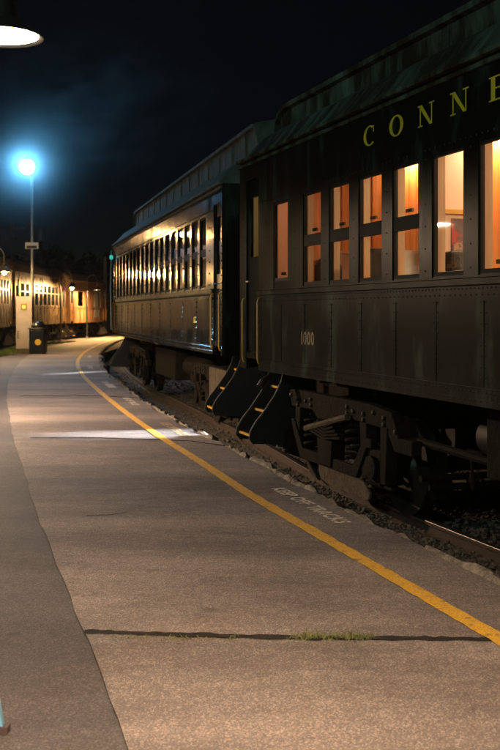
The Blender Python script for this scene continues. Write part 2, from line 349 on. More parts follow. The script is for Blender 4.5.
# kerb stones along the platform edge, each of its own shape
variants = []
for v in range(8):
    b = MB(); bb = b.b
    n = 7; Lh = .5
    rr = random.Random(40 + v); grid = []
    for i in range(n):
        u = -Lh + 2*Lh*i/(n-1); tap = 1 - .35*abs(u/Lh)**4
        w0 = .02 + rr.uniform(-.025, .02); w1 = .10 + rr.uniform(-.035, .05) * tap; h = rr.uniform(-.02, .014)
        grid.append([bb.verts.new(p) for p in ((u, w0, -.28), (u, w0 - .0, -.03 + h), (u, w0 + .025, .012 + h), (u, w1*.6, .018 + h), (u, w1, -.03 + h), (u, w1 + .04 + rr.uniform(-.02,.03), -.14), (u, w1 + .05, -.28))])
    for a, c in zip(grid, grid[1:]):
        for k in range(6): bb.faces.new((a[k], a[k+1], c[k+1], c[k]))
    bb.faces.new(grid[0][::-1]); bb.faces.new(grid[-1])
    bmesh.ops.recalc_face_normals(bb, faces=bb.faces)
    me = bpy.data.meshes.new('kerb_stone'); bb.to_mesh(me); bb.free(); me.materials.append(M['kerb']); variants.append(me)
y = 1.5
while y < 60:
    L = rs.uniform(.55, 1.15) * (1 if y < 25 else 1.8)
    yc = y + L/2*.95; d = nrm(edge, yc); ang = math.atan2(-d.x, d.y) + math.pi/2
    big = 1.5 if rs.random() < .3 else 1.0
    inst('kerb_stone', rs.choice(variants), platform, on(edge, yc, rs.uniform(-.055, -.015), rs.uniform(-.028, .002)), (rs.uniform(-.03, .05), 0, math.atan2(d.y, d.x) + math.pi + math.pi/2 + rs.uniform(-.03, .03)), (-(L-.03), big, 1))
    y += L * .95

def strip(name, m, f, y0, y1, w, z, parent, st=.3, off=0.0, ragged=0.0):
    b = MB(); rows = []
    for y in frange(y0, y1, st):
        rows.append([b.b.verts.new(on(f, y, off - w/2 + rs.uniform(-ragged, ragged), z)), b.b.verts.new(on(f, y, off + w/2 + rs.uniform(-ragged, ragged), z))])
    for r0, r1 in zip(rows, rows[1:]): b.b.faces.new((r0[0], r0[1], r1[1], r1[0]))
    return b.build(name, m, parent)
strip('yellow_line', 'yellow_paint', yline, -7, 70, .105, .006, platform, .08, ragged=.006)
def cross_joint(pts, w, name='joint'):
    """a tarred joint right across the paving through photo points"""
    b = MB(); A = [G(*p) for p in pts]; rows = []
    fine = []
    for p, q in zip(A, A[1:]):
        for i in range(12): fine.append(p.lerp(q, i/12))
    fine.append(A[-1])
    for p in fine:
        ww = w * rs.uniform(.6, 1.25); j = rs.uniform(-.008, .008)
        rows.append([b.b.verts.new((p.x, p.y - ww/2 + j, .003)), b.b.verts.new((p.x, p.y + ww/2 + j, .003))])
    for r0, r1 in zip(rows, rows[1:]): b.b.faces.new((r0[0], r0[1], r1[1], r1[0]))
    return b.build(name, 'tar', platform)
cross_joint([(84, 632), (180, 635), (300, 638), (400, 638.5), (505, 640)], .07)
cross_joint([(30, 438), (100, 438), (190, 441), (225, 446)], .09)
cross_joint([(86, 516), (110, 515), (128, 512.5)], .018, 'crack')
cross_joint([(20, 396), (75, 395), (140, 398)], .13)

# stencilled warning along the edge, repeated down the platform
def stencil(y, m, size=.17, off=.27):
    f = yline; p = on(f, y, off, .006); d = nrm(f, y)
    t = text_mesh('KEEP OFF TRACKS', size, m, 'stencil_lettering', platform, sx=1.04, spacing=1.12, bold=.006)
    # text x runs towards the camera, text y points to the track
    xd = Vector((-d.y * -1, -d.x, 0)); xd = Vector((d.y * -1, d.x, 0)) * -1
    yd = d
    t.matrix_local = Matrix(((xd.x, yd.x, 0, p.x), (xd.y, yd.y, 0, p.y), (0, 0, 1, p.z), (0, 0, 0, 1)))
    return t
for y, m in ((8.4, 'white_paint'), (13.9, 'stencil_paint'), (18.2, 'white_paint'), (22.6, 'white_paint'), (29.5, 'white_paint'), (36.5, 'white_paint')): stencil(y, m)
strip('paint_dash', 'white_paint', yline, 21.4, 22.5, .16, .0095, platform, off=.35, ragged=.03)

# weeds in the joint
b = MB(); rw = random.Random(5)
for i in range(900):
    px = 286 + 88 * rw.betavariate(1.6, 1.2) if i % 6 else rw.uniform(100, 240)
    p = G(px, 638 + rw.gauss(0, 1.3)); h = rw.uniform(.006, .022) * (1 if i % 6 else .5) * (2.2 if rw.random() < .07 else 1) * (.5 + .9*abs(math.sin(px*.21) * math.sin(px*.083 + 1))); a = rw.uniform(0, 6.28); w = .0035
    tip = p + Vector((rw.uniform(-.02, .02), rw.uniform(-.02, .02), h)); s_ = Vector((math.cos(a), math.sin(a), 0)) * w
    b.poly([p - s_, p + s_, tip + s_ * .4, tip - s_ * .4])
tag(b.build('joint_weeds', 'weed'), 'low green weeds growing in the dark joint across the pavement', 'weeds', kind='stuff')
b = MB()
for i in range(9000):
    Y = rw.uniform(30, 56); x0 = ltrack_side(Y) + .15; x1 = min(x0 + 1.3, -8.75 if Y < 42 else 0)
    p = Vector((rw.uniform(x0, x1), Y, -.07)); h = rw.uniform(.06, .16); a = rw.uniform(0, 6.28); w = .012
    tip = p + Vector((rw.uniform(-.06, .06), rw.uniform(-.06, .06), h)); s_ = Vector((math.cos(a), math.sin(a), 0)) * w
    b.poly([p - s_, p + s_, tip])
tag(b.build('verge_grass', 'grass_green'), 'strip of short green grass beside the left-hand train', 'grass', kind='stuff')

# loose ballast
def rocks(name, n, place, sizes, m, label):
    proto = []
    for k in range(5):
        bm = bmesh.new(); bmesh.ops.create_icosphere(bm, subdivisions=1, radius=1.0); rk = random.Random(k)
        for v in bm.verts: v.co = v.co * rk.uniform(.7, 1.2); v.co.z *= .75
        bm.verts.index_update()
        proto.append(([v.co.copy() for v in bm.verts], [[v.index for v in f.verts] for f in bm.faces])); bm.free()
    V, Fc = [], []; rk = random.Random(11)
    for i in range(n):
        p = place(rk); s_ = rk.uniform(*sizes) * (1.6 if rk.random() < .08 else 1); vs, fs = proto[rk.randrange(5)]
        rot = Matrix.Rotation(rk.uniform(0, 6.28), 3, 'Z') @ Matrix.Rotation(rk.uniform(-.6, .6), 3, 'X'); o = len(V)
        V += [(rot @ v) * s_ + p for v in vs]; Fc += [[q + o for q in f] for f in fs]
    me = bpy.data.meshes.new(name); me.from_pydata(V, [], Fc); me.materials.append(M[m])
    o = bpy.data.objects.new(name, me); C.objects.link(o); return tag(o, label, 'ballast', kind='stuff')
def near_bed(rk):
    y = rk.uniform(3, 13) if rk.random() < .7 else rk.uniform(13, 34); return Vector((edge(y) + .06 + rk.betavariate(1, 1.3) * (track(y) - edge(y) + 1.5), y, -.40 + rk.uniform(-.01, .02)))
rocks('track_ballast', 14000, near_bed, (.009, .024), 'stone', 'brown crushed stone ballast between platform edge and rails')

# ------------------------------------------------------------------ rails and sleepers
def make_track(name, f, y0, y1, ztop, ties, kind='structure', ystep=.6):
    t = empty(name); tag(t, kind='structure')
    for s_ in (-1, 1):
        b = MB(); h = MB(); rb, rh = [], []
        for y in frange(y0, y1, ystep):
            for (prof, acc, mb) in ((((-.07, -.14), (-.07, -.125), (-.012, -.11), (-.012, -.035), (-.035, -.03), (-.035, -.004), (.035, -.004), (.035, -.03), (.012, -.035), (.012, -.11), (.07, -.125), (.07, -.14)), rb, b),
                                    (((-.033, -.006), (-.03, 0.0), (.03, 0.0), (.033, -.006)), rh, h)):
                acc.append([mb.b.verts.new(on(f, y, s_ * .75 + dx, ztop + dz)) for dx, dz in prof])
        for acc, mb in ((rb, b), (rh, h)):
            for p, q in zip(acc, acc[1:]):
                for k in range(len(p)):
                    if mb is h and k == 3: continue
                    mb.b.faces.new((p[k], p[(k+1) % len(p)], q[(k+1) % len(p)], q[k]))
        o = b.build('rail', 'rail_rust', t); h.build('rail_head', 'rail_head', o)
    b = MB().box(-1.28, 1.28, -.11, .11, -.16, 0); 
    for v in b.b.verts: v.co.x += rs.uniform(-.01, .01)
    o0 = b.build('sleeper', 'tie', t, bevel=.01); me = o0.data
    for i, y in enumerate(ties):
        d = nrm(f, y); a = math.atan2(d.y, d.x) + rs.uniform(-.02, .02)
        o = o0 if i == 0 else inst('sleeper', me, t)
        o.location = on(f, y, rs.uniform(-.04, .04), ztop - .142 + rs.uniform(-.004, .004)); o.rotation_euler.z = a
    return t
make_track('railway_track', track, -10, 78, -.28, frange(2.5, 36, .56))
ltrack = lambda y: ltrack_side(y) - 1.45
make_track('siding_track', ltrack, 20, 90, .07, frange(34, 66, .75))

# ------------------------------------------------------------------ coaches
def ride(px, Yline, X0, m):   # where the sight line of column px meets the line X = X0 - m*Y
    return X0 / (m + (px - 250) / F)

def roof_shell(name, m, parent, prof, L, zb, u0, u1, endf, n_end=7):
    """prof: (y,z) open outline; the ends come down by endf(distance from the end)"""
    b = MB(); us = []
    for i in range(n_end): us.append(u0 + (i / (n_end-1))**1.6 * endf)
    k = 10
    mid0, mid1 = u0 + endf, u1 - endf
    us += [mid0 + (mid1-mid0)*i/k for i in range(1, k)]
    us += [u1 - (u - u0) for u in us[:n_end]][::-1]
    rows = []
    for u in us:
        d = min(u - u0, u1 - u); t = min(1.0, d / endf)
        f = .12 + .88 * math.sqrt(max(0, 1 - (1 - t)**2.2))
        cy = sum(p[0] for p in prof) / len(prof)
        rows.append([b.b.verts.new((u, cy + (y - cy) * (.96 + .04*f), zb + (z - zb) * f)) for y, z in prof])
    for r0, r1 in zip(rows, rows[1:]):
        for q in range(len(prof)-1): b.b.faces.new((r0[q], r0[q+1], r1[q+1], r1[q]))
    b.b.faces.new(rows[0]); b.b.faces.new(rows[-1][::-1])
    return b.build(name, m, parent, smooth=True)

def rivet_mesh(spots, parent, m, r=.011, name='rivets'):
    V, Fc = [], []
    for (u, y, z) in spots:
        o = len(V); V.append((u, y - r*.8, z))
        for k in range(6):
            t = math.pi*k/3; V.append((u + r*math.cos(t), y, z + r*math.sin(t)))
        for k in range(6): Fc.append((o, o+1+(k+1) % 6, o+1+k))
    me = bpy.data.meshes.new(name); me.from_pydata(V, [], Fc); me.materials.append(M[m])
    o = bpy.data.objects.new(name, me); C.objects.link(o); o.parent = parent; o['kind'] = 'stuff'; return o

def make_truck(parent, uc, zr, yc, half=1.05, detail=True):
    """a passenger truck: uc centre along the car, zr rail level, yc car centre line"""
    t = empty('truck'); t.parent = parent; t.location = (uc, yc, zr)
    wr = .43
    for su in (-1, 1):
        for sy in (-1, 1):
            b = MB(); y0 = sy * .75
            b.lathe([(.05, y0 - sy*.07), (.12, y0 - sy*.08), (.14, y0 - sy*.03), (.33, y0 - sy*.03), (.36, y0 - sy*.07), (wr, y0 - sy*.07), (wr, y0 + sy*.04), (wr + .028, y0 + sy*.045), (wr + .028, y0 + sy*.07), (.36, y0 + sy*.07), (.33, y0 + sy*.02), (.14, y0 + sy*.02), (.1, y0 + sy*.08)], 36, (su*half, 0, wr), 'y')
            w = b.build('wheel', 'wheel_steel', t, smooth=True)
            tr = MB(); tr.lathe([(wr + .0012, y0 - sy*.06), (wr + .0012, y0 + sy*.03)], 36, (su*half, 0, wr), 'y', capped=False); tr.build('tread', 'tread_polish', w, smooth=True)
        MB().tube([(su*half, -1.0, wr), (su*half, 1.0, wr)], .075, 12).build('axle', 'under_rust', t, smooth=True)
    for sy in (-1, 1):
        y0, y1 = (sy*1.03, sy*1.13)
        a, c = min(y0, y1), max(y0, y1)
        # top beam with dropped ends
        pts = [(-half-.75, .62), (-half-.42, .62), (-half-.25, .80), (-.45, .82), (-.3, .74), (.3, .74), (.45, .82), (half+.25, .80), (half+.42, .62), (half+.75, .62),
               (half+.75, .75), (half+.5, .75), (half+.36, .96), (half-.1, 1.0), (-half+.1, 1.0), (-half-.36, .96), (-half-.5, .75), (-half-.75, .75)]
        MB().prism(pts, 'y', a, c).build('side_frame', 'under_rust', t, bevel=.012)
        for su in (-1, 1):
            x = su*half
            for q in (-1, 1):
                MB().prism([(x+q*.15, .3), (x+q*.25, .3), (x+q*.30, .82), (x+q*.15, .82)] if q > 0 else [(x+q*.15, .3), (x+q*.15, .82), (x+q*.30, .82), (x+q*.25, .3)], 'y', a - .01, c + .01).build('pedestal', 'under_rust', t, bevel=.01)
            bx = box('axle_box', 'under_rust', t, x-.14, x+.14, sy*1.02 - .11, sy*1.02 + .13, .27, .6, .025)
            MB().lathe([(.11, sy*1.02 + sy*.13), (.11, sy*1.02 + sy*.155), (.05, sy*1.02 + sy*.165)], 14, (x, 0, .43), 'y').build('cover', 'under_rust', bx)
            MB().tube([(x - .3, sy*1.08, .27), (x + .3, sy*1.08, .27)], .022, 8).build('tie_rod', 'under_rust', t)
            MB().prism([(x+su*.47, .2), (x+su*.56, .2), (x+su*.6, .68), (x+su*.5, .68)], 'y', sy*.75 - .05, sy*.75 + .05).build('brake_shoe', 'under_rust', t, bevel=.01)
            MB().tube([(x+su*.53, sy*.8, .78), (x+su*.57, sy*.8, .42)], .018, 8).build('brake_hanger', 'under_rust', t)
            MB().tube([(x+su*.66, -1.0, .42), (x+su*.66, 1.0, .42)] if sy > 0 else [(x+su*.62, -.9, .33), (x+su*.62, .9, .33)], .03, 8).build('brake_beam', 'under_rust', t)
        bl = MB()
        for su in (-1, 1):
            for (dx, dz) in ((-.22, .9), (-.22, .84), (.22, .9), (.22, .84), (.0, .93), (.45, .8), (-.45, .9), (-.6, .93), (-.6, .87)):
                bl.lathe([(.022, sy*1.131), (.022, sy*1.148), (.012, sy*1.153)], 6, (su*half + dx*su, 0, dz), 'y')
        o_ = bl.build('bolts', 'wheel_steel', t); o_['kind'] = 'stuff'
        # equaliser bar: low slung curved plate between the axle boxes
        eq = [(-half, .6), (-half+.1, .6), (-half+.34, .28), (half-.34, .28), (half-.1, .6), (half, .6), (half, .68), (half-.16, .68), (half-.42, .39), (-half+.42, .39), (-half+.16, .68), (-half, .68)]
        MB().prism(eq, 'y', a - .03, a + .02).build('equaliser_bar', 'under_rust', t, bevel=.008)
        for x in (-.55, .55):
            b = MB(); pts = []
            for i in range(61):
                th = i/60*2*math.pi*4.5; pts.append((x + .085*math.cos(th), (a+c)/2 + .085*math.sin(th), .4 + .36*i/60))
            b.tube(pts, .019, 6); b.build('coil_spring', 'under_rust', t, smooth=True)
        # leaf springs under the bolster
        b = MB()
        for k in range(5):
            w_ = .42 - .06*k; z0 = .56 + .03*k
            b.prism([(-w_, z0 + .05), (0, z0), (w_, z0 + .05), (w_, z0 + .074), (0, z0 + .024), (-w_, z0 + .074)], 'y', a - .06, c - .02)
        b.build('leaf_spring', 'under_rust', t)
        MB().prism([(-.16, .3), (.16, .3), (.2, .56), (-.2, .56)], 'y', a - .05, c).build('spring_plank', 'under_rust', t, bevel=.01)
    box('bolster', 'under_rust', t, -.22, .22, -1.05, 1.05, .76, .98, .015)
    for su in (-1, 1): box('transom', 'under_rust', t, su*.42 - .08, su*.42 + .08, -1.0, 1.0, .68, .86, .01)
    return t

STEP_PROF = [(.30, .93), (.27, .80), (.19, .64), (.07, .47), (-.04, .34), (-.10, .24), (-.11, .16), (-.06, .10), (.40, .08), (.60, .2), (.64, .5), (.64, .93)]
def make_steps(parent, u0, u1, z0=.92):
    k = z0 - .92
    prof = [(y, z + k) for y, z in STEP_PROF]
    for u in (u0, u1):
        st = MB().prism(prof, 'x', u - .008, u + .008).build('step_stringer', 'black_metal', parent)
        b = MB(); b.tube([(u, y - .006, z) for y, z in prof[:8]], .012, 6); b.build('stringer_lip', 'galvanised' if False else 'wheel_steel', st, smooth=True)
    for (ya, yb, z) in ((-.09, .2, .17 + k), (.1, .36, .43 + k), (.3, .56, .69 + k)):
        t = box('step_tread', 'black_metal', parent, u0 + .01, u1 - .01, ya, yb, z, z + .025)
        box('nosing', 'grab_yellow', t, u0 + .012, u1 - .012, ya - .004, ya + .02, z + .006, z + .029)
        box('riser', 'black_metal', t, u0 + .012, u1 - .012, yb - .012, yb, z + .026, z + .235)

def grab(parent, u, y, z0, z1, m='grab_yellow'):
    b = MB(); b.tube([(u, y + .07, z0 - .02), (u, y + .01, z0), (u, y, z0 + .04), (u, y, z1 - .04), (u, y + .01, z1), (u, y + .07, z1 + .02)], .010, 8)
    return b.build('grab_rail', m, parent, smooth=True)

def make_coach(name, origin, theta, L, p):
    """local x: along the coach from its far end, y: inwards from the platform side, z: up from platform level"""
    t = empty(name, origin, theta); wide = 2.9; m = p['paint']
    zb, zs, zw1, ze = p['bottom'], p['sill'], p['win1'], p['eave']
    d0a, d0b = p['door_far']; d1a, d1b = p['door_near']; dt = p['door_top']
    th = .045; det = p.get('detail', True)
    side = MB()
    side.box(d0b, d1a, 0, th, zb, zs)                                   # lower sheets
    side.box(d0b, d1a, 0, th, zw1, ze)                                  # letterboard
    side.box(0, d0a, 0, th, zb, ze); side.box(d1b, L, 0, th, zb, ze)    # corner posts
    side.box(d0a, d0b, 0, th, dt, ze); side.box(d1a, d1b, 0, th, dt, ze)
    edges = [d0b] + [v for w in p['wins'] for v in (w[0], w[1])] + [d1a]
    for i in range(0, len(edges), 2): side.box(edges[i], edges[i+1], 0, th, zs, zw1)
    for (a, c, z0, z1, kind) in p['wins']:
        if z0 > zs + .002: side.box(a, c, .008, th, zs, z0)
        if z1 < zw1 - .002: side.box(a, c, .004, th, z1, zw1)
    sw = side.build('side_wall', m, t)
    MB().box(0, L, wide - th, wide, zb, ze).build('side_wall', m, t)
    em = p.get('end_paint', m)
    for far in (True, False):
        s_, ub = (-1, 0.0) if far else (1, L)
        u0, u1 = (0.0, .06) if far else (L - .06, L)
        eb = MB(); eb.box(u0, u1, th + .002, .95, zb, ze); eb.box(u0, u1, wide - .95, wide - th - .002, zb, ze); eb.box(u0, u1, .95, wide - .95, ze - .28, ze)
        e = eb.build('end_wall', em, t)
        if det:
            V, Fc = [], []
            for y in (.16, .44, .80):
                for z in frange(zb + .08, ze - .1, .085):
                    o = len(V); V.append((ub + s_*.012, y, z))
                    for k in range(6): V.append((ub + s_*.0005, y + .014*math.cos(k*math.pi/3), z + .014*math.sin(k*math.pi/3)))
                    for k in range(6): Fc.append((o, o+1+k, o+1+(k+1) % 6))
            me = bpy.data.meshes.new('rivets'); me.from_pydata(V, [], Fc); me.materials.append(M[em])
            q = bpy.data.objects.new('rivets', me); C.objects.link(q); q.parent = e; q['kind'] = 'stuff'
        dz = zb + .12; a, c = sorted((ub + s_*.003, ub + s_*.42)); zt = ze - .2
        dm = MB()
        dm.box(a, c, .95, 1.05, dz, zt); dm.box(a, c, wide - 1.05, wide - .95, dz, zt); dm.box(a, c, 1.05, wide - 1.05, zt - .1, zt)
        for k in range(4):
            aa = a + (c-a)*(k+.3)/4; dm.box(aa, aa + .04, .91, .949, dz + .01, zt - .02)
        dm.build('diaphragm', 'black_metal', t)
        cp = MB(); cp.box(*sorted((ub - s_*.1, ub + s_*.55)), wide/2 - .1, wide/2 + .1, p['rail'] + .74, p['rail'] + .94)
        cp.box(*sorted((ub + s_*.552, ub + s_*.8)), wide/2 - .16, wide/2 + .1, p['rail'] + .68, p['rail'] + 1.0); cp.build('coupler', 'under_rust', t, bevel=.02)
    MB().box(.07, L - .07, th + .002, wide - th - .002, zb + .13, zb + .2).build('floor', 'floor_dark', t)
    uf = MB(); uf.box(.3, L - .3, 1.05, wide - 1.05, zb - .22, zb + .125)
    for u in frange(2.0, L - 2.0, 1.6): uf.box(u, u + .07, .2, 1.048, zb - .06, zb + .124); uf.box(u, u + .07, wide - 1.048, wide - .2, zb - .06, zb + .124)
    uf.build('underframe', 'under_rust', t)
    tr = p.get('trim', m)
    br = MB(); br.box(d0b, d1a, -.03, -.0005, zs - .06, zs - .013); br.box(d0b, d1a, -.048, -.0005, zs - .012, zs + .001)
    if p.get('double_belt'): br.box(d0b, d1a, -.02, -.0005, zs - .15, zs - .12)
    br.build('belt_rail', tr, t)
    dr = MB(); dr.box(0, L, -.025, -.0005, ze - .06, ze - .03); dr.box(-.02, L + .02, -.05, .02, ze + .001, ze + .03); dr.build('drip_rail', p['roof'], t)
    MB().box(d0b, d1a, -.01, -.0005, zb, zb + .13).build('hem_strip', m, t)
    # windows
    fm = p.get('frame', 'sash_dark')
    for (a, c, z0, z1, kind) in p['wins']:
        f = .02; w = MB()
        w.box(a + .001, a + f, .01, .042, z0 + .001, z1 - .001); w.box(c - f, c - .001, .01, .042, z0 + .001, z1 - .001)
        w.box(a + f, c - f, .01, .042, z0 + .001, z0 + .03); w.box(a + f, c - f, .01, .042, z1 - .022, z1 - .001)
        if kind == 'sash': w.box(a + f, c - f, .005, .040, p['rail_z'][0], p['rail_z'][1])
        fr = w.build('window', fm, t)
        spans = [(z0 + .03, z1 - .022)] if kind != 'sash' else [(z0 + .03, p['rail_z'][0]), (p['rail_z'][1], z1 - .022)]
        for (q0, q1) in spans:
            MB().poly([(a + f, .025, q0), (c - f, .025, q0), (c - f, .025, q1), (a + f, .025, q1)]).build('pane', p['pane'] if kind != 'blind' else 'pane_clear', fr)
        if det and kind in ('sash', 'blind', 'single') and p.get('lift'):
            zz = spans[-1][0] + .03; mid = (a + c) / 2
            MB().box(mid - .055, mid + .055, .03, .048, zz, zz + .028).build('sash_lift', 'wood_dark', fr)
        if kind == 'blind':
            MB().box(a + .01, c - .01, .044, .05, z0 + .01, z1).build('roller_blind', 'blind_cloth', fr)
    # doors at the vestibules
    for (da, db, lit) in ((d0a, d0b, False), (d1a, d1b, False)):
        y0, y1 = .025, .06; mid = p['door_glass']
        d = MB(); d.box(da + .001, db - .001, y0, y1, zb + .2, mid[0]); d.box(da + .001, db - .001, y0, y1, mid[1], dt - .002)
        iw = (db - da) * .2; d.box(da + .001, da + iw, y0, y1, mid[0], mid[1]); d.box(db - iw, db - .001, y0, y1, mid[0], mid[1])
        do = d.build('door', p.get('door_paint', m), t)
        MB().poly([(da + iw, .042, mid[0]), (db - iw, .042, mid[0]), (db - iw, .042, mid[1]), (da + iw, .042, mid[1])]).build('pane', p.get('door_pane', p['pane']), do)
        if det and p.get('lift'): MB().box(da + .01, db - .01, .064, .069, mid[0] - .02, mid[1] + .02).build('curtain', 'dusty_film', do)
        if det: MB().tube([(da + iw*.5, y0 - .002, zb + 1.0), (da + iw*.5, y0 - .04, zb + 1.0), (da + iw*.5 + .08, y0 - .04, zb + 1.0)], .01, 6).build('handle', 'galvanised', do)
        j = MB(); j.box(da - .03, da, th + .002, .12, zb + .1, ze - .05); j.box(db, db + .03, th + .002, .12, zb + .1, ze - .05); j.box(da + .001, db - .001, .005, .12, zb + .12, zb + .19); j.build('door_jamb', m, t)
        if p.get('steps', True): make_steps(t, da + .0, db + .02, zb)
        if p.get('grabs', True):
            grab(t, da - .05, -.03, p['grab'][0], p['grab'][1]); grab(t, db + .035, -.03, p['grab'][0], p['grab'][1])
    # roof: lower deck and clerestory
    ins, zc, zt, zc2 = p['roof_ins'], p['roof_base'], p['roof_lip'], p['roof_crown']
    prof = [(-.05, ze + .03), (.02, ze + .10), (ins*.35, ze + .10 + (zc-ze-.1)*.55), (ins*.7, ze + .1 + (zc-ze-.1)*.85), (ins + .05, zc)]
    prof = prof + [(wide - y, z) for y, z in prof[::-1]]
    rf = roof_shell('roof', p['roof'], t, prof, L, ze, -.04, L + .04, .75)
    if zt:
        n = 10; arch = []
        for i in range(n+1):
            q = i/n; arch.append((ins - .06 + (wide - 2*ins + .12)*q, zt + .05 + (zc2 - zt - .05)*math.sin(math.pi*q)**.8))
        cw = [(ins, zc - .1), (ins, zt - .01), (ins - .06, zt)]
        pr = cw + arch + [(wide - y, z) for y, z in cw[::-1]]
        cl = roof_shell('clerestory', p['roof'], rf, pr, L, zc - .1, p.get('cl0', .4), L - p.get('cl1', .4), p.get('cl_end', .5))
        if det:
            b = MB()
            for u in frange(p.get('cl0', .4) + .75, L - .9 - p.get('cl1', .4), p.get('seam_pitch', 1.1)):
                pts = [(y, z + .012) for y, z in arch]
                for (ya, za), (yb, zb_) in zip(pts, pts[1:]):
                    vs = [(u - .014, ya, za), (u + .014, ya, za), (u + .014, yb, zb_), (u - .014, yb, zb_)]; b.poly(vs)
                b.box(u - .014, u + .014, ins - .012, ins - .0005, zc, zt - .012)
            sm = b.build('roof_seams', p['roof'], rf); sm['kind'] = 'stuff'
    # rivets
    if det:
        z1 = zs - .085; sp = []
        for u in frange(d0b + .03, d1a - .03, .055): sp += [(u, -.0008, z1), (u, -.0108, zb + .10)]
        for u in frange(d0b + .03, d1a - .03, .075): sp += [(u, -.0008, z1 - .045), (u, -.0108, zb + .04), (u, -.0008, zw1 + .05)]
        for u in frange(d0b + .06, d1a - .06, p.get('sheet', 1.25)):
            for z in frange(zb + .2, zs - .18, .075): sp += [(u - .03, -.0008, z), (u + .03, -.0008, z)]
        for i in range(0, len(edges), 2):
            for z in frange(zs + .06, zw1 - .02, .16): sp += [((edges[i] + edges[i+1])/2, -.0008, z)]
        for z in frange(zb + .1, zw1, .1): sp += [(d0a*.3, -.0008, z), (d0b + .03, -.0008, min(z, zs - .2)), (d1a - .03, -.0008, min(z, zs - .2)), (d1b + (L-d1b)*.7, -.0008, z)]
        rivet_mesh(sp, sw, 'rivet_paint' if m == 'coach_green' else m, r=.009 if m == 'coach_green' else .015)
        b = MB()
        for u in frange(d0b + .06, d1a - .06, p.get('sheet', 1.25))[1:-1]: b.box(u - .006, u + .006, -.004, -.0004, zb + .135, zs - .17)
        b.build('sheet_joints', m, sw)['kind'] = 'stuff'
    MB().box(.07, L - .07, th + .01, wide - th - .01, ze - .06, ze - .03).build('ceiling', 'cream_ceiling', t)
    for uc in p['trucks']: make_truck(t, uc, p['rail'], wide/2, half=p.get('wheelbase', 2.1)/2)
    return t

# ---- near coach (lettered, lit inside)
a1 = math.atan(344 / F); m1, X1, Y1 = .330, 3.94, 12.3
K1 = math.sqrt(1 + m1*m1)
def u1(px): return (Y1 - ride(px, 0, X1, m1)) * K1
wins = [(u1(274) - .02, u1(287) + .02, 1.90, 2.74, 'blind')]
for i in range(4):
    c = (Y1 - 10.127 + .6345*i) * K1; wins.append((c - .235, c + .235, 1.835, 2.745, 'sash'))
for i in range(4, 18):
    c = (Y1 - 10.127 + .6345*i) * K1; wins.append((c - .235, c + .235, 1.835, 2.745, 'single'))
near = make_coach('passenger_coach', (X1 - m1*Y1, Y1, 0), a1 - math.pi/2, 19.0, dict(
    paint='coach_green', roof='roof_weathered_sheen', bottom=.92, sill=1.82, win1=2.745, eave=3.31, rail_z=(2.22, 2.33), wins=wins, pane='pane_clear', lift=True,
    door_far=(.24, .70), door_near=(18.3, 18.76), door_top=3.08, door_glass=(2.2, 2.88), door_pane='pane_dusty', grab=(1.0, 1.72), rail=-.28, sheet=.66,
    roof_ins=.35, roof_base=3.66, roof_lip=3.86, roof_crown=4.15, cl0=.28, trucks=(1.95, 16.8), wheelbase=2.15))
tag(near, 'dark green riveted coach with yellow letters and glowing orange windows, nearest on the right', 'coach')

# raised-looking painted letters on the letterboard
def glyph(ch):
    """serif capitals as lists of polygons in a box 1 high"""
    def ring(w, a0, a1_, n=26, tx=.24, ty=.07):
        out = []
        for i in range(n):
            q0, q1 = a0 + (a1_-a0)*i/n, a0 + (a1_-a0)*(i+1)/n
            def o_(q): return (w/2 + w/2*math.cos(q), .5 + .52*math.sin(q))
            def i_(q): return (w/2 + (w/2 - tx)*math.cos(q), .5 + (.52 - ty)*math.sin(q))
            out.append([o_(q0), o_(q1), i_(q1), i_(q0)])
        return out
    def rect(x0, x1, y0, y1): return [(x0, y0), (x1, y0), (x1, y1), (x0, y1)]
    if ch == 'O': return ring(1.15, 0, 2*math.pi), 1.15
    if ch == 'C': return ring(1.15, R(52), R(312)) + [rect(.89, .945, .64, .97)], 1.15
    if ch == 'N': return [rect(.16, .23, .06, .94), rect(.98, 1.05, 0, .94), [(.06, 1.0), (.32, 1.0), (1.05, 0), (.86, 0)], rect(.02, .37, 0, .06), rect(.83, 1.2, .94, 1.0), rect(0, .16, .94, 1.0)], 1.2
    if ch == 'E': return [rect(.14, .38, .06, .94), rect(.02, .98, 0, .06), rect(.02, .96, .94, 1.0), rect(.38, .7, .47, .53), rect(.93, .98, .06, .28), rect(.91, .96, .74, .94), rect(.66, .7, .36, .64)], 1.0
    if ch == 'T': return [rect(.43, .67, .06, .94), rect(.3, .8, 0, .06), rect(0, 1.1, .94, 1.0), rect(0, .05, .7, .94), rect(1.05, 1.1, .7, .94)], 1.1
    if ch == 'I': return [rect(.14, .38, .06, .94), rect(0, .52, 0, .06), rect(0, .52, .94, 1.0)], .52
    if ch == 'U': return [rect(.14, .38, .34, .94), rect(.92, .99, .34, .94), rect(0, .52, .94, 1.0), rect(.76, 1.15, .94, 1.0)] + \
        [[(.565 + .425*math.cos(q), .34 - .36*math.sin(q)), (.565 + .425*math.cos(q2), .34 - .36*math.sin(q2)), (.57 + (.35 - .16*(math.cos(q2) < 0)*abs(math.cos(q2)))*math.cos(q2), .34 - .29*math.sin(q2)), (.57 + (.35 - .16*(math.cos(q) < 0)*abs(math.cos(q)))*math.cos(q), .34 - .29*math.sin(q))] for q, q2 in [(math.pi*i/14, math.pi*(i+1)/14) for i in range(14)]], 1.15
    return [], .5
for i, ch in enumerate('CONNECTICUT'):
    polys, gw = glyph(ch); b = MB(); h = .165; uc = (Y1 - 8.85 + .4775*i) * K1
    for pg in polys: b.poly([(uc + (x - gw/2)*h*1.33, -.003, 2.985 + z*h) for x, z in pg])
    b.build('letter', 'letter_yellow', near)
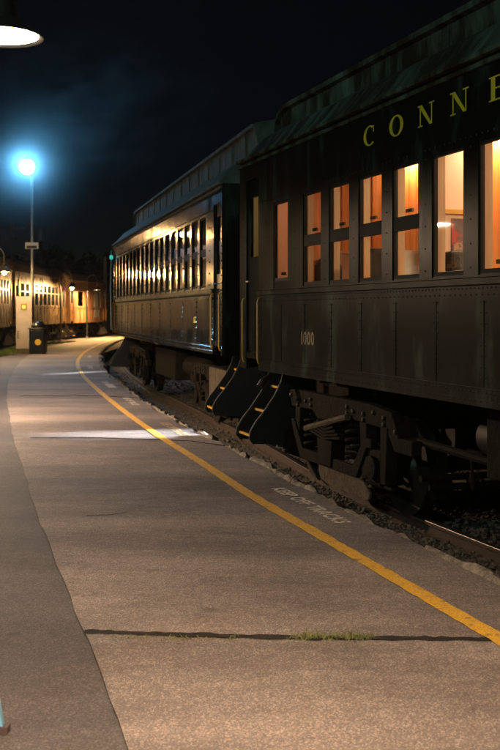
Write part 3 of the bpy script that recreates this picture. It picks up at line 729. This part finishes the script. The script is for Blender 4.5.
for ch, du in (('1', -.135), ('0', -.05), ('0', .05), ('0', .15)):
    n_ = text_mesh(ch, .18, 'number_gold', 'car_number', near, sx=.95, bold=.004)
    n_.matrix_local = Matrix(((1, 0, 0, u1(307) + du), (0, 0, -1, -.003), (0, 1, 0, 1.25), (0, 0, 0, 1)))

# fittings inside the near coach, seen through its windows
def ln(px, py, dy):
    """local point that the photo shows at (px,py) a distance dy inside the near coach wall"""
    X0 = X1 + dy * K1; Y = X0 / (m1 + (px - 250) / F); X = (px - 250) / F * Y
    v = Vector((X - (X1 - m1*Y1), Y - Y1)); d = Vector((math.sin(a1), -math.cos(a1))); n2 = Vector((math.cos(a1), math.sin(a1)))
    return Vector((v.dot(d), v.dot(n2), CH + (HOR - py) / F * Y))
ed = [wins[0][1]] + [v for w in wins[1:] for v in (w[0], w[1])] + [18.2]
for i in range(0, len(ed), 2):
    MB().box(ed[i] + .0 if i else ed[i] + .05, ed[i+1] - .0, .052, .115, 1.80, 2.9).build('window_casing', 'wood_light', near)
MB().box(.8, 18.2, .052, .15, 1.15, 1.798).build('wainscot', 'wood_light', near)
MB().box(.8, 18.2, .052, .15, 2.902, 3.24).build('frieze', 'wood_light', near)
MB().box(.8, 18.2, .152, .21, 1.775, 1.80).build('window_ledge', 'wood_light', near)
MB().box(.8, 18.2, 2.74, 2.82, 1.13, 3.24).build('lining', 'wood_panel', near)
bh = MB().box(1.72, 1.77, .155, 2.735, 1.13, 3.24).build('bulkhead', 'wood_panel', near)
for y in frange(.2, 2.6, .17): MB().box(1.771, 1.779, y, y + .15, 2.1, 3.2).build('board', 'wood_panel', bh)
MB().box(1.781, 1.8, .5, 2.7, 1.2, 2.17).build('dado_panel', 'cream_wall', bh)
MB().box(1.781, 1.82, .5, 2.73, 2.172, 2.2).build('dado_rail', 'wood_light', bh)
pw = MB().box(3.25, 3.30, .70, 2.735, 1.13, 3.24).build('partition', 'cream_wall', near)
for y in frange(1.32, 2.5, .2): MB().box(3.302, 3.32, y, y + .185, 1.2, 3.2).build('board', 'wood_panel', pw)
MB().box(3.23, 3.33, .66, .698, 1.13, 3.24).build('edge_post', 'wood_light', pw)
MB().box(3.302, 3.33, .72, 1.30, 2.46, 2.5).build('chair_rail', 'mustard', pw)
q = ln(452, 225, .9)
po = MB().box(3.303, 3.312, .96, 1.12, 2.0, 2.42).build('poster', 'poster_red', near)
MB().box(3.313, 3.316, .98, 1.10, 2.03, 2.2).build('picture', 'poster_dark', po)
for (u, y0, y1, zt) in ((1.86, .19, .48, 2.12), (3.06, .19, .47, 2.15), (5.6, .4, 1.0, 2.2)):
    s_ = MB(); s_.prism([(y0, 1.12), (y1, 1.12), (y1, zt - .08), (y1 - .06, zt), (y0 + .06, zt), (y0, zt - .08)], 'x', u, u + .09)
    so = s_.build('seat_back', 'seat_cloth', near, bevel=.03)
    MB().box(u + .1, u + .55, y0, y1, 1.45, 1.58).build('seat_cushion', 'seat_cloth', so, bevel=.03)
ct = MB().box(3.9, 6.6, 1.3, 1.7, 1.13, 1.98).build('counter', 'counter_grey', near)
MB().box(3.86, 6.64, 1.26, 1.74, 1.982, 2.01).build('counter_top', 'counter_grey', ct)
MB().box(2.98, 3.2, .50, .69, 1.13, 2.13).build('side_counter', 'counter_grey', near)
for u in (2.1, 2.7): MB().tube([(u, .25, 2.95), (u + .5, .25, 2.95)], .012, 6).build('luggage_rail', 'mustard', near)
for u in frange(1.9, 17.4, 1.55):
    c_ = MB().lathe([(.16, 3.235), (.15, 3.18), (.10, 3.14), (.02, 3.13)], 16, (u, 1.45, 0)); c_.build('ceiling_lamp', 'lamp_warm', near, smooth=True)
# lobby light over the vestibule, behind the dusty door pane
MB().lathe([(.10, 3.235), (.09, 3.2), (.02, 3.18)], 14, (.6, .8, 0)).build('ceiling_lamp', 'closet_lamp', near)
MB().box(1.02, 1.07, .155, 2.735, 1.13, 3.24).build('lobby_wall', 'cream_wall', near)
MB().box(1.075, 1.77, .95, 1.0, 1.13, 3.24).build('closet_wall', 'cream_wall', near)
MB().lathe([(.10, 3.235), (.09, 3.2), (.02, 3.18)], 14, (1.42, .5, 0)).build('ceiling_lamp', 'closet_lamp', near)
# under-floor gear of the near coach
ug = MB(); q = ln(486, 438, .55); r_ = .15
MB().lathe([(.02, -.02), (r_*.7, -.03), (r_, .03), (r_, 1.4), (r_*.7, 1.46), (.02, 1.45)], 24, (q.x - .1, q.y + .1, q.z), 'x').build('air_tank', 'black_metal', near, smooth=True)
MB().box(5.0, 7.4, .3, 1.0, .35, .86).build('battery_box', 'under_rust', near, bevel=.015)
MB().tube([(3.5, .45, .46), (5.6, .45, .42)], .035, 8).build('brake_rod', 'under_rust', near)
MB().tube([(4.55, .45, .43), (4.56, .44, .33), (4.55, .45, .25), (4.56, .45, .18)], [.018, .012, .03, .01], 8).build('chain', 'under_rust', near)
lp = MB(); pts = [(1.72, .07), (2.55, .02), (2.85, -.02), (2.98, -.1), (2.96, -.16), (2.88, -.18), (1.95, -.17), (1.78, -.14), (1.72, -.06)]
lp.prism(pts, 'y', .30, .33).build('guard_plate', 'under_plate', near, bevel=.008)
MB().tube([(1.45, .27, .34), (2.5, .29, .56)], .035, 8).build('brace', 'under_plate', near)
MB().tube([(.74, .12, .86), (.78, .02, .80), (.80, -.02, .74)], [.03, .04, .045], 10).build('steam_hose', 'wheel_steel', near)
# things standing in the near coach
def world_of(o, p): return Matrix.Translation(o.location) @ Matrix.Rotation(o.rotation_euler.z, 4, 'Z') @ Vector(p)
cb = MB().box(-.09, .09, -.13, .1, 0, .17).build('dark_case', 'seat_cloth', None, bevel=.03, loc=world_of(near, (3.62, .86, 1.93))); cb.rotation_euler.z = near.rotation_euler.z
tag(cb, 'dark rounded case below the poster inside the lit coach', 'case')
sb = MB().box(-.25, .3, -.2, .2, -.78, -.002).build('side_stand', 'counter_grey', None, bevel=.01, loc=world_of(near, (3.66, .95, 1.93))); sb.rotation_euler.z = near.rotation_euler.z
tag(sb, 'pale low stand under the dark case inside the lit coach', 'stand')

# ---- second coach
a2 = math.atan(.241); m2 = .241
K2 = math.sqrt(1 + m2*m2); Y2 = 27.6; X2 = 3.04
def u2(px): return (Y2 - ride(px, 0, X2, m2)) * K2
L2 = (27.6 - 14.2) * K2
wins2 = []; pit = (u2(207) - u2(116.5)) / 18
for i in range(18):
    c = u2(116.5) + pit*(i + .5); wins2.append((c - .25, c + .25, 1.93, 2.97, 'sash'))
second = make_coach('passenger_coach', (X2 - m2*Y2, Y2, 0), a2 - math.pi/2, L2, dict(
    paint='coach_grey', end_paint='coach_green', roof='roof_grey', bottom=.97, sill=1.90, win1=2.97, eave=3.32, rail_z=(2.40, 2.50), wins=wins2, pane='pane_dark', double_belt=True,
    door_far=(.12, .52), door_near=(u2(213.5), u2(220.5)), door_top=3.08, door_glass=(2.1, 2.9), grab=(1.05, 1.82), rail=-.28, sheet=1.3,
    roof_ins=.55, roof_base=3.76, roof_lip=4.16, roof_crown=4.36, cl0=.1, cl1=.02, cl_end=.32, seam_pitch=.95, trucks=(2.3, L2 - 2.4), wheelbase=2.1))
tag(second, 'grey coach with dark windows and gold reflections, coupled beyond the lettered coach', 'coach')
n_ = text_mesh('603', .14, 'letter_yellow', 'car_number', second, sx=.9)
n_.matrix_local = Matrix(((1, 0, 0, u2(194.5)), (0, 0, -1, -.003), (0, 1, 0, 1.40), (0, 0, 0, 1)))
MB().box(1.2, 2.6, .35, 1.0, .1, .75).build('battery_box', 'under_rust', second, bevel=.015)
MB().box(5.2, 7.8, .35, 1.0, .25, .82).build('battery_box', 'under_rust', second, bevel=.015)
MB().lathe([(.02, -.02), (.14, -.03), (.2, .03), (.2, 1.7), (.14, 1.76), (.02, 1.75)], 20, (8.3, .6, .55), 'x').build('air_tank', 'under_rust', second, smooth=True)
MB().box(L2 - 2.0, L2 - .75, .22, .26, .15, .72).build('guard_plate', 'under_plate', second, bevel=.01)
MB().tube([(-.05, -.06, 1.1), (-.07, -.08, 2.2), (-.05, -.06, 3.2)], .02, 8).build('end_rail', 'galvanised', second)
mk = MB().lathe([(.03, 0), (.045, .02), (.045, .09), (.03, .11)], 12, (.03, -.07, 2.96), 'z').build('marker_lamp', 'signal_green', second, smooth=True)

# ---- the train on the left-hand track
def left_coach(name, A, B, p, nwin, label):
    """A far end, B near end (x, y) of the platform-side wall, which faces right: local x runs away from the camera"""
    v = Vector((A[0]-B[0], A[1]-B[1])); L = v.length; th_ = math.atan2(v.y, v.x)
    base = dict(bottom=.92, sill=1.86, win1=2.95, eave=3.42, rail_z=(2.52, 2.58), double_belt=True, pane='pane_far', door_far=(.15, .75), door_near=(L-.75, L-.15), door_top=3.1, door_glass=(2.1, 2.8), grab=(1.05, 1.8),
                rail=.07, roof='roof_brown', paint='coach_tan', roof_ins=.5, roof_base=3.8, roof_lip=None, roof_crown=4.4, trucks=(2.2, L-2.2), detail=False, frame='coach_tan', steps=True, wheelbase=2.0)
    base.update(p); pit = (L - 2.0) / nwin if nwin else 1
    base['wins'] = [(1.0 + pit*(i+.5) - pit*.37, 1.0 + pit*(i+.5) + pit*.37, 1.9, 2.95, 'sash') for i in range(nwin)] if 'wins' not in p else p['wins']
    o = make_coach(name, (B[0], B[1], 0), th_, L, base); tag(o, label, 'coach', 'coaches of the train on the left track')
    for u in frange(1.0, L - 1.0, .95): MB().box(u - .012, u + .012, -.014, -.001, 1.06, 1.7).build('sheet_joint', base['paint'], o)
    return o, L
def dome(o, L, ze=3.42, zc=4.35, m='roof_brown'): pass
l1, L1_ = left_coach('passenger_coach', (-10.75, 47.0), (-8.6, 27.5), dict(roof_base=4.05, paint='coach_tan'), 17, 'brown coach cut off by the left edge of the picture')
l2, L2_ = left_coach('passenger_coach', (-10.62, 60.0), (-10.83, 48.0), dict(roof_base=4.1), 10, 'middle coach of the left train, with bright lamp reflections in its windows')
l3, L3_ = left_coach('passenger_coach', (-9.6, 69.5), (-10.5, 60.8), dict(paint='coach_orange', roof_base=3.95, frame='coach_orange', wins=[(1.7, 2.9, 1.9, 2.85, 'single'), (6.2, 7.2, 1.9, 2.85, 'single')], trucks=(1.8, 6.9)), 0, 'short orange brown car at the far end of the left train')
for o, L, n in ((l1, L1_, 7), (l2, L2_, 5)):
    for i in range(n):
        u = L*(i+.5)/n; MB().lathe([(.12, 3.35), (.11, 3.3), (.02, 3.28)], 10, (u, 1.45, 0)).build('ceiling_lamp', 'lamp_pale' if 'lamp_pale' in M else 'lamp_warm', o)
    MB().box(1.0, L-1.0, 2.7, 2.8, 1.12, 3.3).build('lining', 'cream_wall', o)
    b = MB()
    for i in range(int(L)-2): b.box(1.2 + i, 1.32 + i, .3, 1.2, 1.12, 2.15)
    for i in range(0): pass
    b.b.free()
    for i in range(int(L)-2): MB().box(1.2 + i, 1.32 + i, .3, 1.2, 1.12, 2.15).build('seat_back', 'seat_cloth', o)
# roof-top bits of the far car
for u in (1.4, 4.6): MB().lathe([(.22, 3.9), (.2, 4.15), (.3, 4.17), (.1, 4.32)], 12, (u, 1.45, 0)).build('roof_vent', 'roof_brown', l3, smooth=True)
MB().box(5.6, 6.6, -.012, -.001, 1.2, 3.0).build('sliding_door', 'panel_grey', l3)

# ------------------------------------------------------------------ lamps on the platform
def gooseneck_lamp(x, y, zdish, strength, label, r=.225, col=(1.0, .70, .45), arm=.62, globe=False, deep=False, flat=1.0):
    t = empty('gooseneck_lamp', (x - arm, y, 0)); tag(t, label, 'lamp', 'dish lamps along the platform')
    MB().lathe([(.13, 0), (.13, .04), (.06, .07), (.05, .4), (.045, zdish + .55), (.0501, zdish + .56), (.03, zdish + .6)], 14).build('post', 'lamp_shade', t, smooth=True)
    pts = [(0, 0, zdish + .45)]
    for i in range(13):
        a = math.pi * i / 12; pts.append((arm/2 - arm/2*math.cos(a), 0, zdish + .55 + .34*math.sin(a)))
    pts.append((arm, 0, zdish + .3)); 
    MB().tube(pts, .019, 8).build('arm', 'lamp_shade', t, smooth=True)
    sh = MB(); sh.lathe([(.05, .30), (.055, .2), (.10, .17), (r*.75, .10), (r, .0), (r + .012, -.004), (r + .012, .006), (r*.76, .112), (.11, .185), (.07, .22), (.07, .31)], 28, (arm, 0, zdish), capped=False)
    if flat != 1:
        for v in sh.b.verts: v.co.z = zdish + (v.co.z - zdish) * (flat if v.co.z - zdish < .19 else 1)
    if deep:
        for v in sh.b.verts:
            if v.co.z - zdish < .29: v.co.z = zdish + (v.co.z - zdish) * 1.5
    so = sh.build('dish', 'lamp_shade', t, smooth=True)
    key = 'dish_glow_%d' % round(strength)
    if key not in M: lampmat(key, col, strength)
    if globe: MB().lathe([(.03, .10), (.05, .05), (.065, -.02), (.06, -.06), (.03, -.09), (.004, -.10)], 18, (arm, 0, zdish)).build('bulb', key, so, smooth=True)
    elif deep:
        MB().lathe([(r*.55, .132), (r*.3, .126), (.002, .124)], 28, (arm, 0, zdish)).build('lens', key, so)
    else: MB().lathe([(r - .014, .012), (r*.5, .006), (.002, .004)], 28, (arm, 0, zdish)).build('lens', key, so)
    return t
LS = 500
gooseneck_lamp(-1.39, 5.8, 3.1, LS*.32, 'lit dish lamp in the top left corner of the picture', flat=.5)
gooseneck_lamp(-.1, 1.3, 3.1, LS*10.5, 'lit dish lamp standing just above and beside the camera', deep=True)
gooseneck_lamp(-6.4, 15.1, 3.1, LS*8.5, 'lit dish lamp left of the second coach, outside the picture')
gooseneck_lamp(-9.15, 36, 4.4, LS*3.6, 'tall lit dish lamp close to the leftmost coach, outside the picture', globe=True, col=(1, .55, .2))
gooseneck_lamp(-8.97, 38, 3.03, LS*8, 'small dish lamp hanging before the leftmost coach roof', globe=True, col=(1, .55, .2))
gooseneck_lamp(-9.75, 57, 2.9, LS*14, 'small dish lamp on a thin post before the middle coach', globe=True, col=(1, .55, .2))
gooseneck_lamp(-9.25, 63, 2.9, LS*8, 'small low dish lamp before the orange car at the far end', col=(1, .5, .2))

# tall floodlight on its pole
fp = empty('floodlight_pole', (P(32, 300, 41).x, 41, 0)); tag(fp, 'tall thin pole with a dazzling blue white floodlight on top', 'floodlight')
zt = P(32, 176, 41).z
MB().lathe([(.16, -.02), (.16, .03), (.07, .06), (.045, zt)], 12).build('pole', 'galvanised', fp, smooth=True)
MB().tube([(0, 0, zt - .05), (-.02, -.05, zt + .1), (-.1, -.12, zt + .2)], .03, 8).build('bracket', 'galvanised', fp)
zl = P(27, 167, 41).z; dx = P(27, 167, 41).x - fp.location.x
hd = MB().lathe([(.05, .3), (.2, .22), (.30, .05), (.31, .0)], 20, (dx, 0, zl), 'y').build('housing', 'lamp_shade', fp, smooth=True)
lampmat('flood_glow', (.16, .58, 1.0), 900)
MB().lathe([(.28, -.005), (.2, -.05), (.002, -.07)], 20, (dx, 0, zl), 'y').build('lens', 'flood_glow', hd, smooth=True)
sg = MB().box(-.26, .27, -.07, -.05, P(32, 249, 41).z, P(32, 242.5, 41).z).build('sign_board', 'sign_white', fp)
MB().box(-.2, .2, -.076, -.0705, P(32, 248.4, 41).z, P(32, 245.8, 41).z).build('dark_panel', 'plinth_dark', sg)

fill_pole = empty('floodlight_pole', (-9.5, -6.5, 0)); tag(fill_pole, 'unseen floodlight pole added behind the camera to brighten the near coach', 'floodlight')  # unseen lamp added as teal fill for the near letterboard and roof
MB().lathe([(.16, -.02), (.16, .03), (.07, .06), (.045, 7.4)], 12).build('pole', 'galvanised', fill_pole, smooth=True)
hb_ = MB().lathe([(.05, -.3), (.2, -.22), (.30, -.05), (.31, .0)], 20, (0, 0, 7.5), 'y').build('housing', 'lamp_shade', fill_pole, smooth=True)
lampmat('fill_glow_rear', (.5, .85, .75), 1300)
MB().lathe([(.28, .005), (.2, .05), (.002, .07)], 20, (0, 0, 7.5), 'y').build('lens', 'fill_glow_rear', hb_, smooth=True)

# yard floodlights on the far side of the train: their light reaches the platform past the coach ends
def yard_light(x, y, h, aim, power, cone, label):
    yp = empty('yard_light_pole', (x, y, -.5)); tag(yp, label, 'floodlight', 'yard floodlights behind the coaches')
    MB().lathe([(.16, 0), (.14, .05), (.09, h + .3)], 12).build('pole', 'post_wood', yp, smooth=True)
    yh = MB().lathe([(.05, .3), (.13, .25), (.17, .05), (.18, .0)], 20, (-.3, 0, h), 'x').build('housing', 'lamp_shade', yp, smooth=True)
    MB().lathe([(.16, .02), (.1, .012), (.002, .01)], 20, (-.3, 0, h), 'x').build('lens', 'yard_glow', yh, smooth=True)
    ld = bpy.data.lights.new('yard_beam', 'SPOT'); lo = bpy.data.objects.new('yard_beam', ld); C.objects.link(lo)
    ld.energy = power; ld.spot_size = R(cone); ld.spot_blend = 1.0; ld.color = (.86, .93, 1.0); ld.shadow_soft_size = .16
    lo.parent = yp; lo.location = (-.36, 0, h)
    d = Vector(aim) - Vector((x - .36, y, h - .5)); lo.rotation_euler = d.to_track_quat('-Z', 'Y').to_euler()
lampmat('yard_glow', (.8, .92, 1.0), 40)
yard_light(14, 15.6, 6.2, (-1.25, 13.45, 0), 170000, 4.4, 'yard floodlight pole behind the gap between the two coaches')
yard_light(6.0, 37.0, 6.2, (-4.4, 26.8, 0), 80000, 3.4, 'yard floodlight pole behind the far end of the grey coach')

# ------------------------------------------------------------------ kiosk, bin, board
kz = 40.0; kx = P(25, 300, kz).x; s_ = F / kz
k = empty('information_pillar', (kx, kz, 0)); tag(k, 'tall pinkish white pillar with a yellow square emblem and dark base', 'pillar')
hw = 8 / s_; hh = (353 - 297.5) / s_
bo = MB().box(-hw, hw, -.2, .2, .16, hh).build('body', 'kiosk_white', k, bevel=.015)
MB().box(-hw + .01, hw - .01, -.19, .19, -.016, .159).build('plinth', 'plinth_dark', k)
MB().box(-hw - .02, hw + .02, -.22, .22, hh + .001, hh + .04).build('cap', 'kiosk_white', k)
e = MB().box(-.115, .115, -.216, -.2005, P(0, 310, kz).z, P(0, 303.8, kz).z).build('emblem', 'emblem_olive', k)
MB().box(-.06, .06, -.221, -.2165, P(0, 308.6, kz).z, P(0, 305.4, kz).z).build('inner_square', 'emblem_yellow', e)
for i in range(4): MB().box(-hw + .05, -hw + .11, -.208, -.2005, .55 + i*.08, .60 + i*.08).build('vent_slot', 'plinth_dark', k)
bz = 39.2; bx_ = P(38, 330, bz).x; s2 = F / bz
t = empty('litter_bin', (bx_, bz, 0)); tag(t, 'black litter bin with domed lid and round yellow sticker', 'litter bin')
w = 7.6 / s2; hb = (354 - 329.5) / s2
MB().box(-w, w, -w, w, .02, hb).build('body', 'bin_black', t, bevel=.03)
MB().box(-w - .025, w + .025, -w - .025, w + .025, hb + .001, hb + .05).build('rim', 'bin_black', t, bevel=.015)
MB().lathe([(.26, hb + .05), (.26, hb + .12), (.22, hb + .22), (.13, hb + .29), (.01, hb + .31)], 18).build('lid', 'bin_black', t, smooth=True)
MB().lathe([(.115, -w - .004), (.115, -w - .001)], 20, (.05, 0, .44), 'y').build('sticker', 'sticker_yellow', t)
for dx in (-w*.8, w*.8): MB().box(dx - .03, dx + .03, -w*.8, w*.8, -.016, .019).build('foot', 'rubber', t)
# corner of a folding board at the lower left
p0 = G(6, 732); t = empty('folding_board', (p0.x - .318, p0.y + .04, 0)); tag(t, 'pale blue metal foot of a folding board at the lower left edge', 'sign board')
MB().prism([(.30, .012), (.275, .012), (.10, .95), (.125, .95)], 'y', -.02, .012).build('leg', 'blue_paint', t)
MB().prism([(.27, .05), (-.27, .05), (-.105, .94), (.10, .94)], 'y', -.004, .004).build('panel', 'panel_grey', t)
MB().prism([(-.30, .012), (-.275, .012), (-.10, .95), (-.125, .95)], 'y', -.02, .012).build('leg', 'blue_paint', t)
MB().box(-.27, .27, -.021, .008, .02, .048).build('crossbar', 'blue_paint', t)
for s in (-1, 1): MB().box(s*.29 - .03, s*.29 + .03, -.03, .02, -.016, .011).build('rubber_foot', 'rubber', t)

# ------------------------------------------------------------------ poles and wires beyond the left train
def upole(px, ytop, Y, r, m, label, arms=(), transformer=None):
    p = P(px, ytop, Y); t = empty('utility_pole', (p.x, Y, -.07)); tag(t, label, 'utility pole', 'poles behind the trains')
    MB().lathe([(r*1.3, 0), (r, p.z + .07)], 10).build('shaft', m, t, smooth=True)
    for (za, w_) in arms: MB().box(-w_, w_, -r - .1, -r, za - .06, za + .06).build('cross_arm', 'post_wood', t)
    if transformer: MB().lathe([(.02, 0), (.24, .01), (.25, .05), (.25, .75), (.22, .8), (.02, .85)], 14, (transformer[0], -.3, transformer[1])).build('transformer', 'galvanised', t, smooth=True)
    return t
zA = P(12, 227, 78).z
upole(12, 222, 78, .13, 'post_wood', 'dark utility pole with cross arm rising left of the floodlight', ((zA, 1.0), (P(12, 238, 78).z, .45)))
upole(40.5, 232, 76, .13, 'post_wood', 'dark utility pole carrying a grey transformer beside the floodlight', (), (.05, P(40, 240, 76).z))
upole(105, 257, 78, .12, 'post_pale', 'short pale bare pole at the far end of the platform')
def wire(a, c, sag, label):
    b = MB(); a, c = Vector(a), Vector(c); b.tube([a.lerp(c, i/16) - Vector((0, 0, sag*4*(i/16)*(1-i/16))) for i in range(17)], .022, 5)
    tag(b.build('overhead_wire', 'wire_black'), label, 'wire', 'wires between the poles')
wire(P(-30, 224, 78), P(12, 226, 77.7), .3, 'overhead wire leaving the cross arm pole to the left')
wire(P(12, 250, 78), P(118, 262, 80), .6, 'upper overhead wire running level above the left train')
wire(P(40, 262, 76), P(118, 268, 80), .5, 'lower overhead wire running level above the left train')

# dark wood beyond the yard
b_v, b_f = [], []; rk = random.Random(2)
def leafwood():
    for k in range(46):
        x = -70 + k * 3.1 + rk.uniform(-1, 1); Y = rk.uniform(98, 128); h = rk.uniform(5, 8.5); rad = rk.uniform(2.2, 3.6)
        n = len(b_v)
        for (dx, dy) in ((-.2, -.2), (.2, -.2), (.2, .2), (-.2, .2)): b_v.append((x + dx, Y + dy, -.2))
        b_v.append((x, Y, h*.75))
        for i in range(4): b_f.append((n + i, n + (i+1) % 4, n + 4))
        for i in range(520):
            q = Vector((rk.gauss(0, 1), rk.gauss(0, 1), rk.gauss(0, 1))).normalized() * rk.uniform(.45, 1)**.5
            q = Vector((q.x*rad*(1 - .35*q.z), q.y*rad, h*.6 + q.z*h*.4)); s = rk.uniform(.25, .6)
            e1 = Vector((rk.gauss(0, 1), rk.gauss(0, 1), rk.gauss(0, 1))).normalized()*s; e2 = Vector((rk.gauss(0, 1), rk.gauss(0, 1), rk.gauss(0, 1))).normalized()*s
            n = len(b_v); c_ = Vector((x, Y, 0)) + q
            b_v.extend([c_ - e1, c_ + e2, c_ + e1]); b_f.append((n, n+1, n+2))
leafwood()
me = bpy.data.meshes.new('far_wood'); me.from_pydata(b_v, [], b_f); me.materials.append(M['leaf_dark'])
o = bpy.data.objects.new('far_wood', me); C.objects.link(o); tag(o, 'dark mass of trees beyond the rail yard', 'trees', kind='stuff')

# ------------------------------------------------------------------ steam drifting past the floodlight
c0 = P(108, 106, 38.5); bm_ = bmesh.new(); bmesh.ops.create_icosphere(bm_, subdivisions=3, radius=1.0)
me = bpy.data.meshes.new('steam_cloud'); bm_.to_mesh(me); bm_.free()
st = bpy.data.objects.new('steam_cloud', me); C.objects.link(st); st.location = c0; st.scale = (5.2, 2.4, 3.2)
tag(st, 'faint blue lit steam drifting right of the floodlight', 'steam', kind='stuff')
sm = bpy.data.materials.new('steam'); sm.use_nodes = True; n = sm.node_tree.nodes; l = sm.node_tree.links; n.remove(n['Principled BSDF'])
v = n.new('ShaderNodeVolumePrincipled'); v.inputs['Color'].default_value = (.92, .96, 1, 1); v.inputs['Anisotropy'].default_value = .2
tc = n.new('ShaderNodeTexCoord'); ns = n.new('ShaderNodeTexNoise'); ns.inputs['Scale'].default_value = 2.3; ns.inputs['Detail'].default_value = 4; ns.inputs['Distortion'].default_value = .8
l.new(tc.outputs['Object'], ns.inputs['Vector'])
ln_ = n.new('ShaderNodeVectorMath'); ln_.operation = 'LENGTH'; l.new(tc.outputs['Object'], ln_.inputs[0])
fo = n.new('ShaderNodeMapRange'); fo.inputs['From Min'].default_value = 1.0; fo.inputs['From Max'].default_value = .25; l.new(ln_.outputs['Value'], fo.inputs['Value'])
mr = n.new('ShaderNodeMapRange'); mr.inputs['From Min'].default_value = .42; mr.inputs['From Max'].default_value = .72; mr.inputs['To Max'].default_value = .04; l.new(ns.outputs['Fac'], mr.inputs['Value'])
mu = n.new('ShaderNodeMath'); mu.operation = 'MULTIPLY'; l.new(fo.outputs[0], mu.inputs[0]); l.new(mr.outputs[0], mu.inputs[1]); l.new(mu.outputs[0], v.inputs['Density'])
l.new(v.outputs[0], n['Material Output'].inputs['Volume']); me.materials.append(sm)
ms = bpy.data.objects.new('lamp_halo_mist', me.copy()); C.objects.link(ms); ms.location = P(27, 167, 40.6); ms.scale = (5.5, 3.2, 5.5)  # mist ball added to give the floodlight its glare halo
tag(ms, 'added ball of mist that makes the blue halo round the floodlight', 'mist', kind='stuff')
mm = bpy.data.materials.new('mist'); mm.use_nodes = True; n = mm.node_tree.nodes; l = mm.node_tree.links; n.remove(n['Principled BSDF'])
v = n.new('ShaderNodeVolumePrincipled'); v.inputs['Color'].default_value = (.92, .96, 1, 1); v.inputs['Anisotropy'].default_value = .3
tc = n.new('ShaderNodeTexCoord'); ln_ = n.new('ShaderNodeVectorMath'); ln_.operation = 'LENGTH'; l.new(tc.outputs['Object'], ln_.inputs[0])
fo = n.new('ShaderNodeMapRange'); fo.interpolation_type = 'SMOOTHSTEP'; fo.inputs['From Min'].default_value = 1.0; fo.inputs['From Max'].default_value = 0.0; fo.inputs['To Max'].default_value = 1.0; l.new(ln_.outputs['Value'], fo.inputs['Value'])
pw_ = n.new('ShaderNodeMath'); pw_.operation = 'POWER'; pw_.inputs[1].default_value = 4.5; l.new(fo.outputs[0], pw_.inputs[0])
sc_ = n.new('ShaderNodeMath'); sc_.operation = 'MULTIPLY'; sc_.inputs[1].default_value = .1; l.new(pw_.outputs[0], sc_.inputs[0])
l.new(sc_.outputs[0], v.inputs['Density']); l.new(v.outputs[0], n['Material Output'].inputs['Volume']); ms.data.materials.clear(); ms.data.materials.append(mm)
S.cycles.volume_step_rate = 4.0; S.cycles.volume_preview_step_rate = 4.0

# ------------------------------------------------------------------ thin night haze
hz = MB().box(-80, 45, -14, 135, -1.6, 19).build('haze', 'wire_black'); tag(hz, 'thin night haze over the station', 'haze', kind='stuff')
hm = bpy.data.materials.new('haze'); hm.use_nodes = True; hn = hm.node_tree.nodes; hn.remove(hn['Principled BSDF'])
pv = hn.new('ShaderNodeVolumePrincipled'); pv.inputs['Color'].default_value = (.9, .95, 1, 1); pv.inputs['Density'].default_value = .00012; pv.inputs['Anisotropy'].default_value = .7
hm.node_tree.links.new(pv.outputs[0], hn['Material Output'].inputs['Volume'])
hz.data.materials.clear(); hz.data.materials.append(hm)
